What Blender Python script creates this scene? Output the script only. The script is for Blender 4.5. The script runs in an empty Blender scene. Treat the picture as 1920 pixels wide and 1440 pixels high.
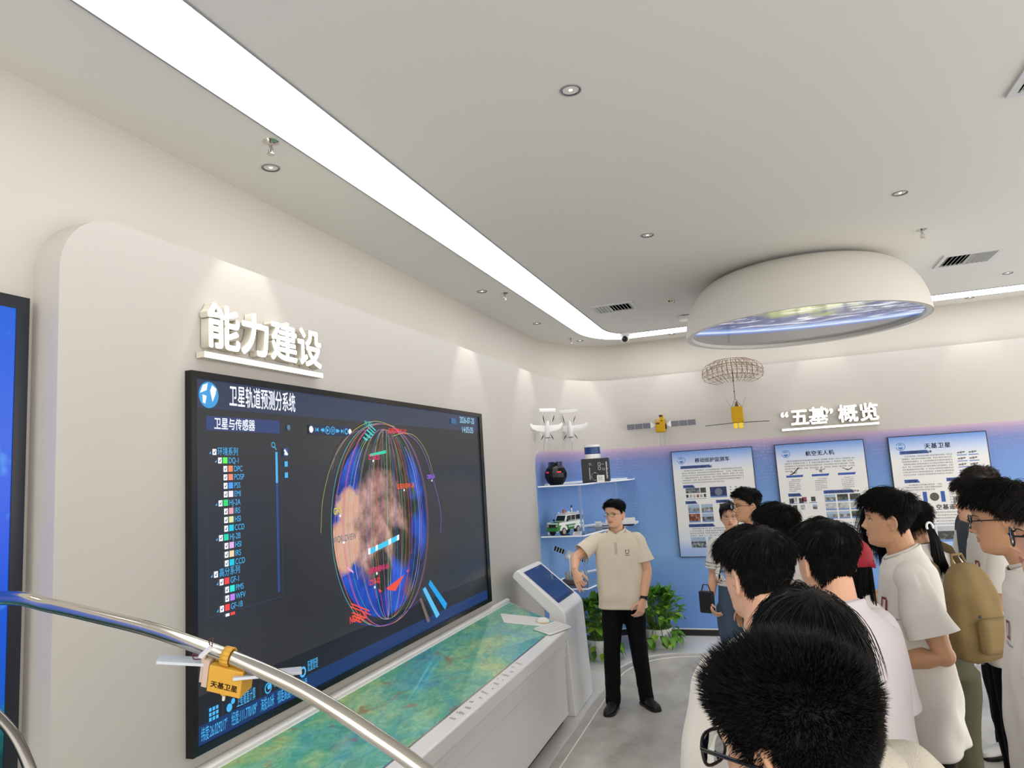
import bpy, bmesh, math, random
from mathutils import Vector, Matrix, noise
from mathutils.bvhtree import BVHTree

SC = bpy.context.scene
COL = SC.collection
PI = math.pi

# ---------------------------------------------------------------- camera, world, exposure
cam_data = bpy.data.cameras.new('camera')
cam_data.sensor_width = 36.0
cam_data.lens = 36.0 * 1302.0 / 1920.0
cam_data.clip_start = 0.05
cam = bpy.data.objects.new('camera', cam_data)
COL.objects.link(cam)
cam.matrix_world = Matrix((
    (0.938296, 0.100443, 0.330925, 0.0),
    (0.340318, -0.097975, -0.935192, 0.0),
    (-0.061512, 0.990107, -0.126112, 2.0),
    (0, 0, 0, 1)))
SC.camera = cam
world = bpy.data.worlds.new('world')
world.use_nodes = True
world.node_tree.nodes['Background'].inputs[0].default_value = (1.0, 0.965, 0.91, 1)
world.node_tree.nodes['Background'].inputs[1].default_value = 2.5  # ambient fill added, entering by the open right and rear sides
SC.world = world
vs = SC.view_settings
vs.view_transform = 'Standard'
vs.look = 'None'
vs.gamma = 1.0
vs.use_curve_mapping = False
vs.exposure = 0.0
STRIP_POWER = 4.8     # radiance of the ceiling light band
SPOT_POWER = 20.0     # each recessed downlight

# ---------------------------------------------------------------- helpers
def lin(h):
    if not isinstance(h, str):
        return tuple(h)[:3]
    h = h.lstrip('#')
    c = [int(h[i:i + 2], 16) / 255 for i in (0, 2, 4)]
    return tuple(v / 12.92 if v <= 0.04045 else ((v + 0.055) / 1.055) ** 2.4 for v in c)

MATS = {}
def mat(name, col='888888', rough=0.5, metal=0.0, emit=None, estr=1.0, spec=0.5, coat=0.0, trans=0.0, ior=1.45, bump=None, var=None, sheen=0.0, sss=0.0, alpha=1.0):
    if name in MATS:
        return MATS[name]
    m = bpy.data.materials.new(name)
    m.use_nodes = True
    nt = m.node_tree
    b = nt.nodes['Principled BSDF']
    c = lin(col)
    b.inputs['Base Color'].default_value = (*c, 1)
    b.inputs['Roughness'].default_value = rough
    b.inputs['Metallic'].default_value = metal
    b.inputs['Specular IOR Level'].default_value = spec
    b.inputs['Coat Weight'].default_value = coat
    b.inputs['Coat Roughness'].default_value = 0.05
    b.inputs['Transmission Weight'].default_value = trans
    b.inputs['IOR'].default_value = ior
    b.inputs['Sheen Weight'].default_value = sheen
    b.inputs['Alpha'].default_value = alpha
    if sss:
        b.inputs['Subsurface Weight'].default_value = sss
        b.inputs['Subsurface Radius'].default_value = (0.012, 0.005, 0.003)
    if emit is not None:
        b.inputs['Emission Color'].default_value = (*lin(emit), 1)
        b.inputs['Emission Strength'].default_value = estr
    if var or bump:
        tc = nt.nodes.new('ShaderNodeTexCoord')
        nz = nt.nodes.new('ShaderNodeTexNoise')
        nz.inputs['Scale'].default_value = (var or bump)[0]
        nz.inputs['Detail'].default_value = 5
        nt.links.new(tc.outputs['Object'], nz.inputs['Vector'])
        if var:
            mx = nt.nodes.new('ShaderNodeMix')
            mx.data_type = 'RGBA'
            mx.inputs[6].default_value = (*c, 1)
            mx.inputs[7].default_value = (*lin(var[1]), 1)
            nt.links.new(nz.outputs['Fac'], mx.inputs[0])
            nt.links.new(mx.outputs[2], b.inputs['Base Color'])
        if bump:
            bp = nt.nodes.new('ShaderNodeBump')
            bp.inputs['Strength'].default_value = bump[1]
            bp.inputs['Distance'].default_value = 0.01
            nt.links.new(nz.outputs['Fac'], bp.inputs['Height'])
            nt.links.new(bp.outputs[0], b.inputs['Normal'])
    MATS[name] = m
    return m

def glow(name, col, k=1.0):
    """a patch of a lit display: black glass that gives off one colour"""
    return mat('display ' + name, '050505', 0.25, emit=col, estr=k, spec=0.35)

def tag(o, label=None, cat=None, group=None, kind=None):
    if label: o['label'] = label
    if cat: o['category'] = cat
    if group: o['group'] = group
    if kind: o['kind'] = kind
    return o

def thing(name, label, cat, loc=(0, 0, 0), rz=0.0, group=None):
    o = bpy.data.objects.new(name, None)
    o.empty_display_size = 0.1
    COL.objects.link(o)
    o.location = loc
    o.rotation_euler = (0, 0, rz)
    return tag(o, label, cat, group)

def shade(me, ang=35):
    if ang is None:
        return
    me.polygons.foreach_set('use_smooth', [True] * len(me.polygons))
    if ang < 180:
        try:
            me.set_sharp_from_angle(angle=math.radians(ang))
        except Exception:
            pass

def obj(name, geo, m, parent=None, smooth=35, label=None):
    if isinstance(geo, bmesh.types.BMesh):
        me = bpy.data.meshes.new(name)
        geo.normal_update()
        geo.to_mesh(me)
        geo.free()
    else:
        me = geo
        me.name = name
    for x in (m if isinstance(m, (list, tuple)) else [m]):
        if x is not None:
            me.materials.append(x)
    shade(me, smooth)
    o = bpy.data.objects.new(name, me)
    COL.objects.link(o)
    if parent is not None:
        o.parent = parent
    if label:
        o['label'] = label
    return o

def struct(name, geo, m, smooth=35):
    return tag(obj(name, geo, m, None, smooth), kind='structure')

def mod(o, kind, **kw):
    md = o.modifiers.new(kind.lower(), kind)
    for k, v in kw.items():
        setattr(md, k, v)
    return md

def bevel(o, w, seg=2, ang=40):
    mod(o, 'BEVEL', width=w, segments=seg, limit_method='ANGLE', angle_limit=math.radians(ang))
    return o

def bm_new():
    return bmesh.new()

def bx(bm, x0, x1, y0, y1, z0, z1, M=None):
    vs_ = [bm.verts.new(p) for p in ((x0, y0, z0), (x1, y0, z0), (x1, y1, z0), (x0, y1, z0), (x0, y0, z1), (x1, y0, z1), (x1, y1, z1), (x0, y1, z1))]
    for f in ((3, 2, 1, 0), (4, 5, 6, 7), (0, 1, 5, 4), (1, 2, 6, 5), (2, 3, 7, 6), (3, 0, 4, 7)):
        bm.faces.new([vs_[i] for i in f])
    if M is not None:
        for v in vs_:
            v.co = M @ v.co
    return bm

def box(x0, x1, y0, y1, z0, z1, M=None):
    return bx(bm_new(), x0, x1, y0, y1, z0, z1, M)

def prism(bm, pts, d, M=None):
    """closed solid: polygon pts (3D, planar) extruded by vector d"""
    a = [bm.verts.new(Vector(p)) for p in pts]
    b = [bm.verts.new(Vector(p) + Vector(d)) for p in pts]
    n = len(a)
    bm.faces.new(a[::-1])
    bm.faces.new(b)
    for i in range(n):
        bm.faces.new((a[i], a[(i + 1) % n], b[(i + 1) % n], b[i]))
    if M is not None:
        for v in a + b:
            v.co = M @ v.co
    bmesh.ops.recalc_face_normals(bm, faces=bm.faces[:])
    return bm

def poly(bm, pts):
    return bm.faces.new([bm.verts.new(p) for p in pts])

def frame_of(d, up=None):
    d = Vector(d).normalized()
    u = Vector(up) if up is not None else (Vector((0, 0, 1)) if abs(d.z) < 0.9 else Vector((1, 0, 0)))
    x = u.cross(d).normalized()
    return x, d.cross(x).normalized(), d

def tube(bm, pts, rad, n=8, cap=True, closed=False, flat=1.0, up=None):
    """swept round section along pts; rad is a number or one per point; flat squashes the section along its second axis"""
    pts = [Vector(p) for p in pts]
    k = len(pts)
    R = [rad] * k if not hasattr(rad, '__len__') else list(rad)
    rings = []
    X = None
    for i in range(k):
        if closed:
            t = pts[(i + 1) % k] - pts[i - 1]
        else:
            t = pts[min(i + 1, k - 1)] - pts[max(i - 1, 0)]
        if t.length < 1e-9:
            t = Vector((0, 0, 1))
        t.normalize()
        if X is None:
            X, Y, _ = frame_of(t, up)
        else:
            X = (X - t * X.dot(t))
            if X.length < 1e-6:
                X, _, _ = frame_of(t)
            X.normalize()
            Y = t.cross(X)
        r = R[i]
        ra, rb = (r if not isinstance(r, tuple) else r[0]), (r * flat if not isinstance(r, tuple) else r[1])
        rings.append([bm.verts.new(pts[i] + X * (ra * math.cos(2 * PI * j / n)) + Y * (rb * math.sin(2 * PI * j / n))) for j in range(n)])
    m = k if closed else k - 1
    for i in range(m):
        a, b = rings[i], rings[(i + 1) % k]
        for j in range(n):
            bm.faces.new((a[j], a[(j + 1) % n], b[(j + 1) % n], b[j]))
    if cap and not closed:
        bm.faces.new(rings[0][::-1])
        bm.faces.new(rings[-1])
    return bm

def lathe(bm, prof, n=32, M=None, close=True):
    """prof: (radius, z) pairs turned about z"""
    rings = []
    for r, z in prof:
        if r < 1e-6:
            rings.append([bm.verts.new((0, 0, z))])
        else:
            rings.append([bm.verts.new((r * math.cos(2 * PI * j / n), r * math.sin(2 * PI * j / n), z)) for j in range(n)])
    for a, b in zip(rings, rings[1:]):
        for j in range(n):
            q = [a[j % len(a)], a[(j + 1) % len(a)], b[(j + 1) % len(b)], b[j % len(b)]]
            q2 = []
            for v in q:
                if v not in q2:
                    q2.append(v)
            if len(q2) > 2:
                bm.faces.new(q2)
    if close:
        for r_ in (rings[0], rings[-1]):
            if len(r_) > 2:
                bm.faces.new(r_)
    bmesh.ops.recalc_face_normals(bm, faces=bm.faces[:])
    if M is not None:
        for ring in rings:
            for v in ring:
                v.co = M @ v.co
    return bm

def ball(bm, c, r, n=16, m=10, M=None):
    r = (r, r, r) if not hasattr(r, '__len__') else r
    rings = []
    for i in range(m + 1):
        t = PI * i / m
        if i in (0, m):
            rings.append([bm.verts.new((0, 0, math.cos(t)))])
        else:
            rings.append([bm.verts.new((math.sin(t) * math.cos(2 * PI * j / n), math.sin(t) * math.sin(2 * PI * j / n), math.cos(t))) for j in range(n)])
    for a, b in zip(rings, rings[1:]):
        for j in range(n):
            q = [a[j % len(a)], b[j % len(b)], b[(j + 1) % len(b)], a[(j + 1) % len(a)]]
            q2 = []
            for v in q:
                if v not in q2:
                    q2.append(v)
            bm.faces.new(q2)
    T = Matrix.Translation(c) @ (M if M is not None else Matrix()) @ Matrix.Diagonal((*r, 1))
    for ring in rings:
        for v in ring:
            v.co = T @ v.co
    return bm

def text_bm(body, size, M, extrude=0.0, bold=0.0, align='LEFT', xs=1.0, spacing=1.0, fit=None):
    """letters as a bmesh; M places the local x (reading) / y (up) plane in the world; bold thickens the strokes, fit sets the width"""
    c = bpy.data.curves.new('txt', 'FONT')
    c.body = body
    c.size = size
    c.extrude = extrude
    c.align_x = align
    c.space_character = spacing
    o = bpy.data.objects.new('txt', c)
    COL.objects.link(o)
    me = bpy.data.meshes.new_from_object(o.evaluated_get(bpy.context.evaluated_depsgraph_get()))
    bpy.data.objects.remove(o)
    bpy.data.curves.remove(c)
    bm = bmesh.new()
    for k, (dx, dy) in enumerate(((0, 0), (1, 1), (-1, 1), (1, -1), (-1, -1), (1, 0), (-1, 0), (0, 1), (0, -1)) if bold else ((0, 0),)):
        n0 = len(bm.verts)
        bm.from_mesh(me)
        bm.verts.ensure_lookup_table()
        for v in bm.verts[n0:]:
            v.co.x += dx * bold * (.8 if dx and dy else 1)
            v.co.y += dy * bold * (.8 if dx and dy else 1)
    bpy.data.meshes.remove(me)
    if fit and bm.verts:
        w = max(v.co.x for v in bm.verts) - min(min(v.co.x for v in bm.verts), 0)
        xs = fit / max(w, 1e-6)
    T = M @ Matrix.Diagonal((xs, 1, 1, 1))
    for v in bm.verts:
        v.co = T @ v.co
    return bm

def join(bm, other):
    me = bpy.data.meshes.new('tmp')
    other.to_mesh(me)
    other.free()
    bm.from_mesh(me)
    bpy.data.meshes.remove(me)
    return bm

def axes(o, x, y, z):
    """matrix with the given world axes and origin"""
    x, y, z = Vector(x), Vector(y), Vector(z)
    return Matrix(((x[0], y[0], z[0], o[0]), (x[1], y[1], z[1], o[1]), (x[2], y[2], z[2], o[2]), (0, 0, 0, 1)))

def smoothstep(a, b, x):
    t = max(0.0, min(1.0, (x - a) / (b - a)))
    return t * t * (3 - 2 * t)

def interp(xs, ys, x):
    if x <= xs[0]: return ys[0]
    for i in range(1, len(xs)):
        if x <= xs[i]:
            t = (x - xs[i - 1]) / (xs[i] - xs[i - 1])
            t = t * t * (3 - 2 * t) * 0.5 + t * 0.5
            return ys[i - 1] + (ys[i] - ys[i - 1]) * t
    return ys[-1]

def copy_tree(o, parent=None):
    c = o.copy()
    COL.objects.link(c)
    if parent is not None:
        c.parent = parent
    for ch in list(o.children):
        copy_tree(ch, c)
    return c

def spline(P, n=10):
    P = [Vector(p) for p in P]
    Q = [P[0] * 2 - P[1]] + P + [P[-1] * 2 - P[-2]]
    out = []
    for i in range(1, len(Q) - 2):
        for k in range(n):
            s = k / n
            a, b, c, d_ = Q[i - 1], Q[i], Q[i + 1], Q[i + 2]
            out.append(.5 * ((2 * b) + (c - a) * s + (2 * a - 5 * b + 4 * c - d_) * s * s + (3 * b - a - 3 * c + d_) * s ** 3))
    out.append(P[-1])
    return out
# ---------------------------------------------------------------- the room
CZ = 3.53                      # ceiling
XR, YB = 4.9, -3.2             # right and rear limits; no walls, sides left open so world light fills in
M_wall = mat('white wall paint', 'c6c1b9', 0.7, spec=0.25)
M_ceil = mat('white ceiling paint', 'dedcd7', 0.8, spec=0.2)
M_panel = mat('satin white panel', 'c4bfb9', 0.5, spec=0.3)
M_white = mat('white lacquer', 'ecebea', 0.25, spec=0.5, coat=0.3)
M_black = mat('black plastic', '101114', 0.35)
M_dark = mat('dark grey metal', '2a2c30', 0.35, metal=0.6)
M_chrome = mat('polished steel', 'c8c4bc', 0.14, metal=1.0)
M_grey = mat('grey plastic', '8a8c90', 0.5)

def plan(x, yf, a, b, d=0.0, y0=YB, n=18, xr=XR):
    """plan line up the left wall, round the far left corner and along the far wall, moved d into the room"""
    P = [(x + d, y0), (x + d, yf - b)]
    for i in range(1, n):
        t = PI / 2 * i / n
        cx, cy = x + a, yf - b
        px, py = cx - a * math.cos(t), cy + b * math.sin(t)
        nx, ny = math.cos(t) / a, -math.sin(t) / b
        l = math.hypot(nx, ny)
        P.append((px + d * nx / l, py + d * ny / l))
    P += [(x + a, yf - d), (xr, yf - d)]
    return P

def ribbon(A, B, z0, z1):
    """closed solid between plan lines A and B of equal length"""
    bm = bm_new()
    q = [[bm.verts.new((*A[i], z0)), bm.verts.new((*B[i], z0)), bm.verts.new((*B[i], z1)), bm.verts.new((*A[i], z1))] for i in range(len(A))]
    for u, v in zip(q, q[1:]):
        for j in range(4):
            bm.faces.new((u[j], u[(j + 1) % 4], v[(j + 1) % 4], v[j]))
    bm.faces.new(q[0][::-1])
    bm.faces.new(q[-1])
    bmesh.ops.recalc_face_normals(bm, faces=bm.faces[:])
    return bm

# floor: grey stone tiles
def floor_mat():
    m = mat('grey stone floor', '8b8781', 0.35, spec=0.4)
    nt = m.node_tree
    b = nt.nodes['Principled BSDF']
    tc = nt.nodes.new('ShaderNodeTexCoord')
    mp = nt.nodes.new('ShaderNodeMapping')
    mp.inputs['Scale'].default_value = (1.0, 0.55, 1)
    nt.links.new(tc.outputs['Object'], mp.inputs[0])
    n1 = nt.nodes.new('ShaderNodeTexNoise')
    n1.inputs['Scale'].default_value = 3.2
    n1.inputs['Detail'].default_value = 8
    n1.inputs['Roughness'].default_value = 0.62
    nt.links.new(mp.outputs[0], n1.inputs['Vector'])
    cr = nt.nodes.new('ShaderNodeValToRGB')
    cr.color_ramp.elements[0].position = 0.32
    cr.color_ramp.elements[0].color = (*lin('9c9890'), 1)
    cr.color_ramp.elements[1].position = 0.68
    cr.color_ramp.elements[1].color = (*lin('cbc7c0'), 1)
    nt.links.new(n1.outputs['Fac'], cr.inputs[0])
    nt.links.new(cr.outputs[0], b.inputs['Base Color'])
    return m
struct('floor', box(-2.9, XR + .3, YB - .3, 9.3, -0.15, 0.0), floor_mat())
ceiling = box(-2.9, XR + .3, YB - .3, 9.3, CZ, CZ + 0.25)
struct('ceiling', ceiling, M_ceil)
XW, YU = -2.40, 8.70
A = plan(XW, YU, .78, 1.35)
B = plan(XW, YU, .78, 1.35, -0.3)
kL = 12
struct('wall_left', ribbon(A[:kL], B[:kL], 0, CZ), M_wall)
struct('wall_far', ribbon(A[kL - 1:], B[kL - 1:], 0, CZ), M_wall)

# raised display panel: flat left part with a round upper corner, running round the far corner
XP, YF, PZ = -2.27, 8.48, 3.055
PA, PB = 0.68, 1.25
y0, rc = 1.71, 0.24
pts = [(XP, y0, 0.0)]
for i in range(13):
    t = PI - PI / 2 * i / 12
    pts.append((XP, y0 + rc + rc * math.cos(t), PZ - rc + rc * math.sin(t)))
pts += [(XP, YF - PB, PZ), (XP, YF - PB, 0.0)]
bm = bm_new()
prism(bm, pts, (-0.14, 0, 0))
A = plan(XP, YF, PA, PB)[1:]
B = plan(XP, YF, PA, PB, -0.14)[1:]
join(bm, ribbon(A, B, 0, PZ))
struct('trim_1', bm, M_panel)

# ceiling light band, a rounded rectangle let into the ceiling
def rr(x0, x1, y0, y1, ax, ay, n=10):
    P = []
    for cx, cy, s in ((x1 - ax, y1 - ay, 0), (x0 + ax, y1 - ay, 1), (x0 + ax, y0 + ay, 2), (x1 - ax, y0 + ay, 3)):
        for i in range(n + 1):
            t = PI / 2 * (s + i / n)
            P.append((cx + ax * math.cos(t), cy + ay * math.sin(t)))
    return P
def ring_solid(P, Q, z0, z1):
    bm = bm_new()
    n = len(P)
    q = [[bm.verts.new((*P[i], z0)), bm.verts.new((*Q[i], z0)), bm.verts.new((*Q[i], z1)), bm.verts.new((*P[i], z1))] for i in range(n)]
    for i in range(n):
        u, v = q[i], q[(i + 1) % n]
        for j in range(4):
            bm.faces.new((u[j], u[(j + 1) % 4], v[(j + 1) % 4], v[j]))
    bmesh.ops.recalc_face_normals(bm, faces=bm.faces[:])
    return bm
OUT = rr(-1.86, 4.3, -2.6, 8.33, .45, .8)
INN = rr(-1.565, 4.0, -2.3, 8.02, .25, .5)
strip = thing('light_strip', 'long white glowing light band bending round the ceiling corner', 'ceiling light', (0, 0, CZ))
for name, p, q, z0, z1, m in (('diffuser', OUT, INN, -0.004, -0.0004, mat('lit diffuser', 'f4f6f8', 0.5, emit='f6f8fa', estr=STRIP_POWER)),
                              ('outer_rim', rr(-1.868, 4.308, -2.608, 8.338, .45, .8), OUT, -0.006, -0.0004, M_grey),
                              ('inner_rim', INN, rr(-1.557, 3.992, -2.292, 8.012, .25, .5), -0.006, -0.0004, M_grey)):
    obj(name, ring_solid(p, q, z0, z1), m, strip)

# white raised floor edge along both walls with a light line in front of it
M_step = mat('white stone plinth', 'd9d8d6', 0.25, spec=0.45)
def edge(x, yf, a, b):
    return plan(x, yf, a, b, 0, YB)
struct('trim_2', ribbon(edge(-1.585, 7.72, .62, .8), plan(-2.3, 8.5, .3, .3), 0.0, 0.012), M_step)
struct('trim_3', ribbon(edge(-1.505, 7.62, .62, .8), edge(-1.515, 7.63, .62, .8), 0.0, 0.004), mat('white floor inlay', 'e6e4df', 0.4))
# dark skirting with a white cap under the blue graphic
struct('baseboard_far', ribbon(plan(XP, YF, PA, PB, .014)[2:], plan(XP, YF, PA, PB, 0)[2:], 0.012, 0.082), M_black)
struct('trim_4', ribbon(plan(XP, YF, PA, PB, .02)[2:], plan(XP, YF, PA, PB, 0)[2:], 0.082, 0.094), M_white)

# blue wave graphic on the far wall
def blue_mat():
    m = mat('blue wave print', '5b84c0', 0.45, spec=0.35)
    nt = m.node_tree
    b = nt.nodes['Principled BSDF']
    tc = nt.nodes.new('ShaderNodeTexCoord')
    sp = nt.nodes.new('ShaderNodeSeparateXYZ')
    nt.links.new(tc.outputs['Object'], sp.inputs[0])
    mr = nt.nodes.new('ShaderNodeMapRange')
    mr.inputs[1].default_value = 0.09
    mr.inputs[2].default_value = 2.21
    nt.links.new(sp.outputs[2], mr.inputs[0])
    cr = nt.nodes.new('ShaderNodeValToRGB')
    e = cr.color_ramp.elements
    e[0].position = 0.0; e[0].color = (*lin('6f9adc'), 1)
    e[1].position = 1.0; e[1].color = (*lin('c8aec0'), 1)
    for p, c in ((.14, '7099dd'), (.34, '7faae2'), (.42, '8cb6e8'), (.6, '7da6de'), (.84, '7092cf'), (.93, '7a88c0'), (.975, 'a797bd')):
        k = e.new(p)
        k.color = (*lin(c), 1)
    nt.links.new(mr.outputs[0], cr.inputs[0])
    # fine dotted wave lines
    wv = nt.nodes.new('ShaderNodeTexWave')
    wv.wave_type = 'BANDS'
    wv.bands_direction = 'Z'
    wv.inputs['Scale'].default_value = 9
    wv.inputs['Distortion'].default_value = 9
    wv.inputs['Detail'].default_value = 0.4
    wv.inputs['Detail Scale'].default_value = 0.35
    nt.links.new(tc.outputs['Object'], wv.inputs[0])
    vo = nt.nodes.new('ShaderNodeTexVoronoi')
    vo.inputs['Scale'].default_value = 55
    nt.links.new(tc.outputs['Object'], vo.inputs['Vector'])
    l1 = nt.nodes.new('ShaderNodeMapRange')
    l1.inputs[1].default_value = 0.78; l1.inputs[2].default_value = 1.0
    nt.links.new(wv.outputs['Fac'], l1.inputs[0])
    l2 = nt.nodes.new('ShaderNodeMapRange')
    l2.inputs[1].default_value = 0.5; l2.inputs[2].default_value = 0.15
    nt.links.new(vo.outputs['Distance'], l2.inputs[0])
    nz = nt.nodes.new('ShaderNodeTexNoise')
    nz.inputs['Scale'].default_value = 0.9
    nt.links.new(tc.outputs['Object'], nz.inputs['Vector'])
    l3 = nt.nodes.new('ShaderNodeMapRange')
    l3.inputs[1].default_value = 0.45; l3.inputs[2].default_value = 0.65
    l3.inputs[4].default_value = 0.55
    nt.links.new(nz.outputs['Fac'], l3.inputs[0])
    m1 = nt.nodes.new('ShaderNodeMath'); m1.operation = 'MULTIPLY'
    m2 = nt.nodes.new('ShaderNodeMath'); m2.operation = 'MULTIPLY'
    nt.links.new(l1.outputs[0], m1.inputs[0]); nt.links.new(l2.outputs[0], m1.inputs[1])
    nt.links.new(m1.outputs[0], m2.inputs[0]); nt.links.new(l3.outputs[0], m2.inputs[1])
    mx = nt.nodes.new('ShaderNodeMix')
    mx.data_type = 'RGBA'
    mx.inputs[7].default_value = (*lin('cfe0fa'), 1)
    nt.links.new(m2.outputs[0], mx.inputs[0])
    nt.links.new(cr.outputs[0], mx.inputs[6])
    nt.links.new(mx.outputs[2], b.inputs['Base Color'])
    return m
A = plan(XP, YF, PA, PB, .008, y0=6.98)
B = plan(XP, YF, PA, PB, 0.0, y0=6.98)
# densify the first straight stretch so the upper corner can be rounded
def dens(P):
    return [(P[0][0], P[0][1] + (P[1][1] - P[0][1]) * i / 8) for i in range(8)] + P[1:]
A, B = dens(A), dens(B)
bm = bm_new()
q = []
s = 0.0
for i in range(len(A)):
    if i: s += math.dist(A[i], A[i - 1])
    top = 2.21 - (0.16 - math.sqrt(max(0, .16 ** 2 - max(0, .16 - s) ** 2)))
    q.append([bm.verts.new((*A[i], .094)), bm.verts.new((*B[i], .094)), bm.verts.new((*B[i], top)), bm.verts.new((*A[i], top))])
for u, v in zip(q, q[1:]):
    for j in range(4):
        bm.faces.new((u[j], u[(j + 1) % 4], v[(j + 1) % 4], v[j]))
bm.faces.new(q[0][::-1]); bm.faces.new(q[-1])
bmesh.ops.recalc_face_normals(bm, faces=bm.faces[:])
tag(obj('wall_mural', bm, blue_mat()), 'blue wave-pattern wall graphic behind the three posters', 'wall graphic')
# ---------------------------------------------------------------- things on the ceiling
M_reflect = mat('downlight reflector', '4a4a50', 0.12, metal=1.0)
M_bulb = mat('lit lamp face', 'fffaf0', 0.4, emit='fff6ea', estr=3.0)
def downlight(x, y, label, aim=(0, 0, -1), power=SPOT_POWER, cone=58):
    t = thing('downlight', label, 'downlight', (x, y, CZ), group='recessed ceiling downlights')
    bm = bm_new()
    lathe(bm, [(.036, -.001), (.043, -.004), (.045, -.001), (.045, .004), (.036, .004)], 24, close=False)
    obj('ring', bm, M_grey, t)
    bm = bm_new()
    lathe(bm, [(.0365, -.003), (.034, .0), (.022, .012)], 24, close=False)
    obj('reflector', bm, M_reflect, t)
    bm = bm_new()
    lathe(bm, [(0, .0), (.008, .0), (.010, .002), (.0, .003)], 16, close=False)
    obj('lamp', bm, M_bulb, t)
    ld = bpy.data.lights.new('downlight_beam', 'SPOT')
    ld.energy = power
    ld.spot_size = math.radians(cone)
    ld.spot_blend = 0.3
    ld.shadow_soft_size = 0.03
    ld.color = (1.0, 0.93, 0.86)
    lo = bpy.data.objects.new('downlight_beam', ld)
    COL.objects.link(lo)
    lo.parent = t
    lo.location = (0, 0, -0.015)
    lo.rotation_euler = Vector(aim).to_track_quat('-Z', 'Y').to_euler()
    return t
for (p, lb) in (((-2.105,2.64), 'recessed downlight nearest the camera, beside the left wall below a sprinkler'),
                ((-2.123,5.322), 'recessed downlight between the left wall and a sprinkler, halfway along the light band'),
                ((-2.126,6.83), 'recessed downlight by the left wall just before the far corner')):
    downlight(-2.10, p[1], lb)
downlight(-1.96, 8.1, 'recessed downlight in the far left ceiling corner beside a sprinkler')
downlight(-0.9, 8.41, 'recessed downlight by the far wall between the camera dome and the big round fixture')
downlight(2.2, 8.41, 'recessed downlight by the far wall right of the big round fixture')
downlight(.72, 8.41, 'recessed downlight by the far wall hidden behind the big round fixture')
downlight(2.26, 7.4, 'recessed downlight on the right beside the light band and air vent', power=14)
downlight(*(-0.593,2.614), 'largest recessed downlight in the open middle of the ceiling', power=14)
downlight(*(-0.593,4.598), 'recessed downlight in the ceiling middle left of the big round fixture', power=14)
downlight(*(0.93,4.618), 'recessed downlight in the ceiling above the big round fixture', power=14)
downlight(1.2, .3, 'recessed downlight above the visitors outside the view', power=22, cone=90)
downlight(-2.1, .6, 'recessed downlight by the left wall behind the camera')
downlight(3.0, 3.4, 'recessed downlight on the right outside the view', power=22, cone=90)

def sprinkler(x, y, label):
    t = thing('sprinkler', label, 'sprinkler', (x, y, CZ), group='ceiling sprinklers')
    bm = bm_new()
    lathe(bm, [(.0, -.012), (.012, -.012), (.024, -.006), (.037, .0), (.037, .003), (0, .003)], 20, close=False)
    obj('rosette', bm, M_chrome, t)
    bm = bm_new()
    tube(bm, [(0, 0, -.01), (0, 0, -.03)], .008, 10)
    for s in (-1, 1):
        tube(bm, [(s * .006, 0, -.026), (s * .014, 0, -.04), (s * .004, 0, -.056)], .0025, 6)
    tube(bm, [(0, 0, -.03), (0, 0, -.05)], .0028, 8)
    obj('frame', bm, M_chrome, t)
    bm = bm_new()
    lathe(bm, [(0, -.06), (.017, -.06), (.017, -.057), (0, -.056)], 16, close=False)
    obj('deflector', bm, M_chrome, t)
sprinkler(*(-1.932,2.43), 'chrome sprinkler nearest the camera, right above a downlight')
sprinkler(*(-1.959,5.49), 'chrome sprinkler between a downlight and the light band, halfway along')
sprinkler(*(-2.021,7.896), 'chrome sprinkler in the far left ceiling corner')
sprinkler(*(1.21,5.506), 'chrome sprinkler above the air vent right of the round fixture')

M_vent = mat('white vent metal', 'cfd0d0', 0.4)
def vent(x, y, w, d, label, n=11):
    t = thing('air_vent', label, 'air vent', (x, y, CZ), group='ceiling air vents')
    bm = bm_new()
    a, b = w / 2, d / 2
    f = .035
    for q in ((-a, a, -b, -b + f), (-a, a, b - f, b), (-a, -a + f, -b + f, b - f), (a - f, a, -b + f, b - f)):
        bx(bm, *q, -.012, .002)
    obj('frame', bm, M_vent, t)
    obj('duct', box(-a + f, a - f, -b + f, b - f, .0, .004), mat('dark duct', '4a4d50', .8), t)
    for k in range(n):
        bm = bm_new()
        u = -a + f + (w - 2 * f) * (k + .5) / n
        s = -1 if u < 0 else 1
        M = Matrix.Translation((u, 0, -.004)) @ Matrix.Rotation(s * math.radians(48), 4, 'Y')
        bx(bm, -.014, .014, -b + f, b - f, -.0015, .0015, M)
        obj('slat', bm, M_vent, t)
    return t
vent(-1.235, 6.585, .42, .34, 'white slatted air vent left of the big round fixture')
vent(1.745, 6.57, .43, .4, 'white slatted air vent right of the big round fixture')
vent(1.40, 3.33, .46, .4, 'white air vent cut by the right edge of the picture')

t = thing('motion_sensor', 'small cream square sensor on the ceiling beside the left air vent', 'sensor', (*(-0.693,6.617), CZ))
obj('housing', box(-.035, .035, -.035, .035, -.03, 0), mat('cream plastic', 'd8d2bd', .5), t)
bm = bm_new()
bx(bm, -.018, .002, -.037, -.034, -.022, -.01)
bx(bm, .012, .02, -.037, -.034, -.022, -.012)
obj('sensor_window', bm, M_black, t)
t = thing('detector_box', 'pale box on the ceiling half hidden by the round fixture', 'detector', (-.62, 7.45, CZ))
obj('housing', box(-.08, .08, -.08, .08, -.045, -.008), M_white, t)
obj('mount', box(-.06, .06, -.06, .06, -.008, 0), M_black, t)

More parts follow.
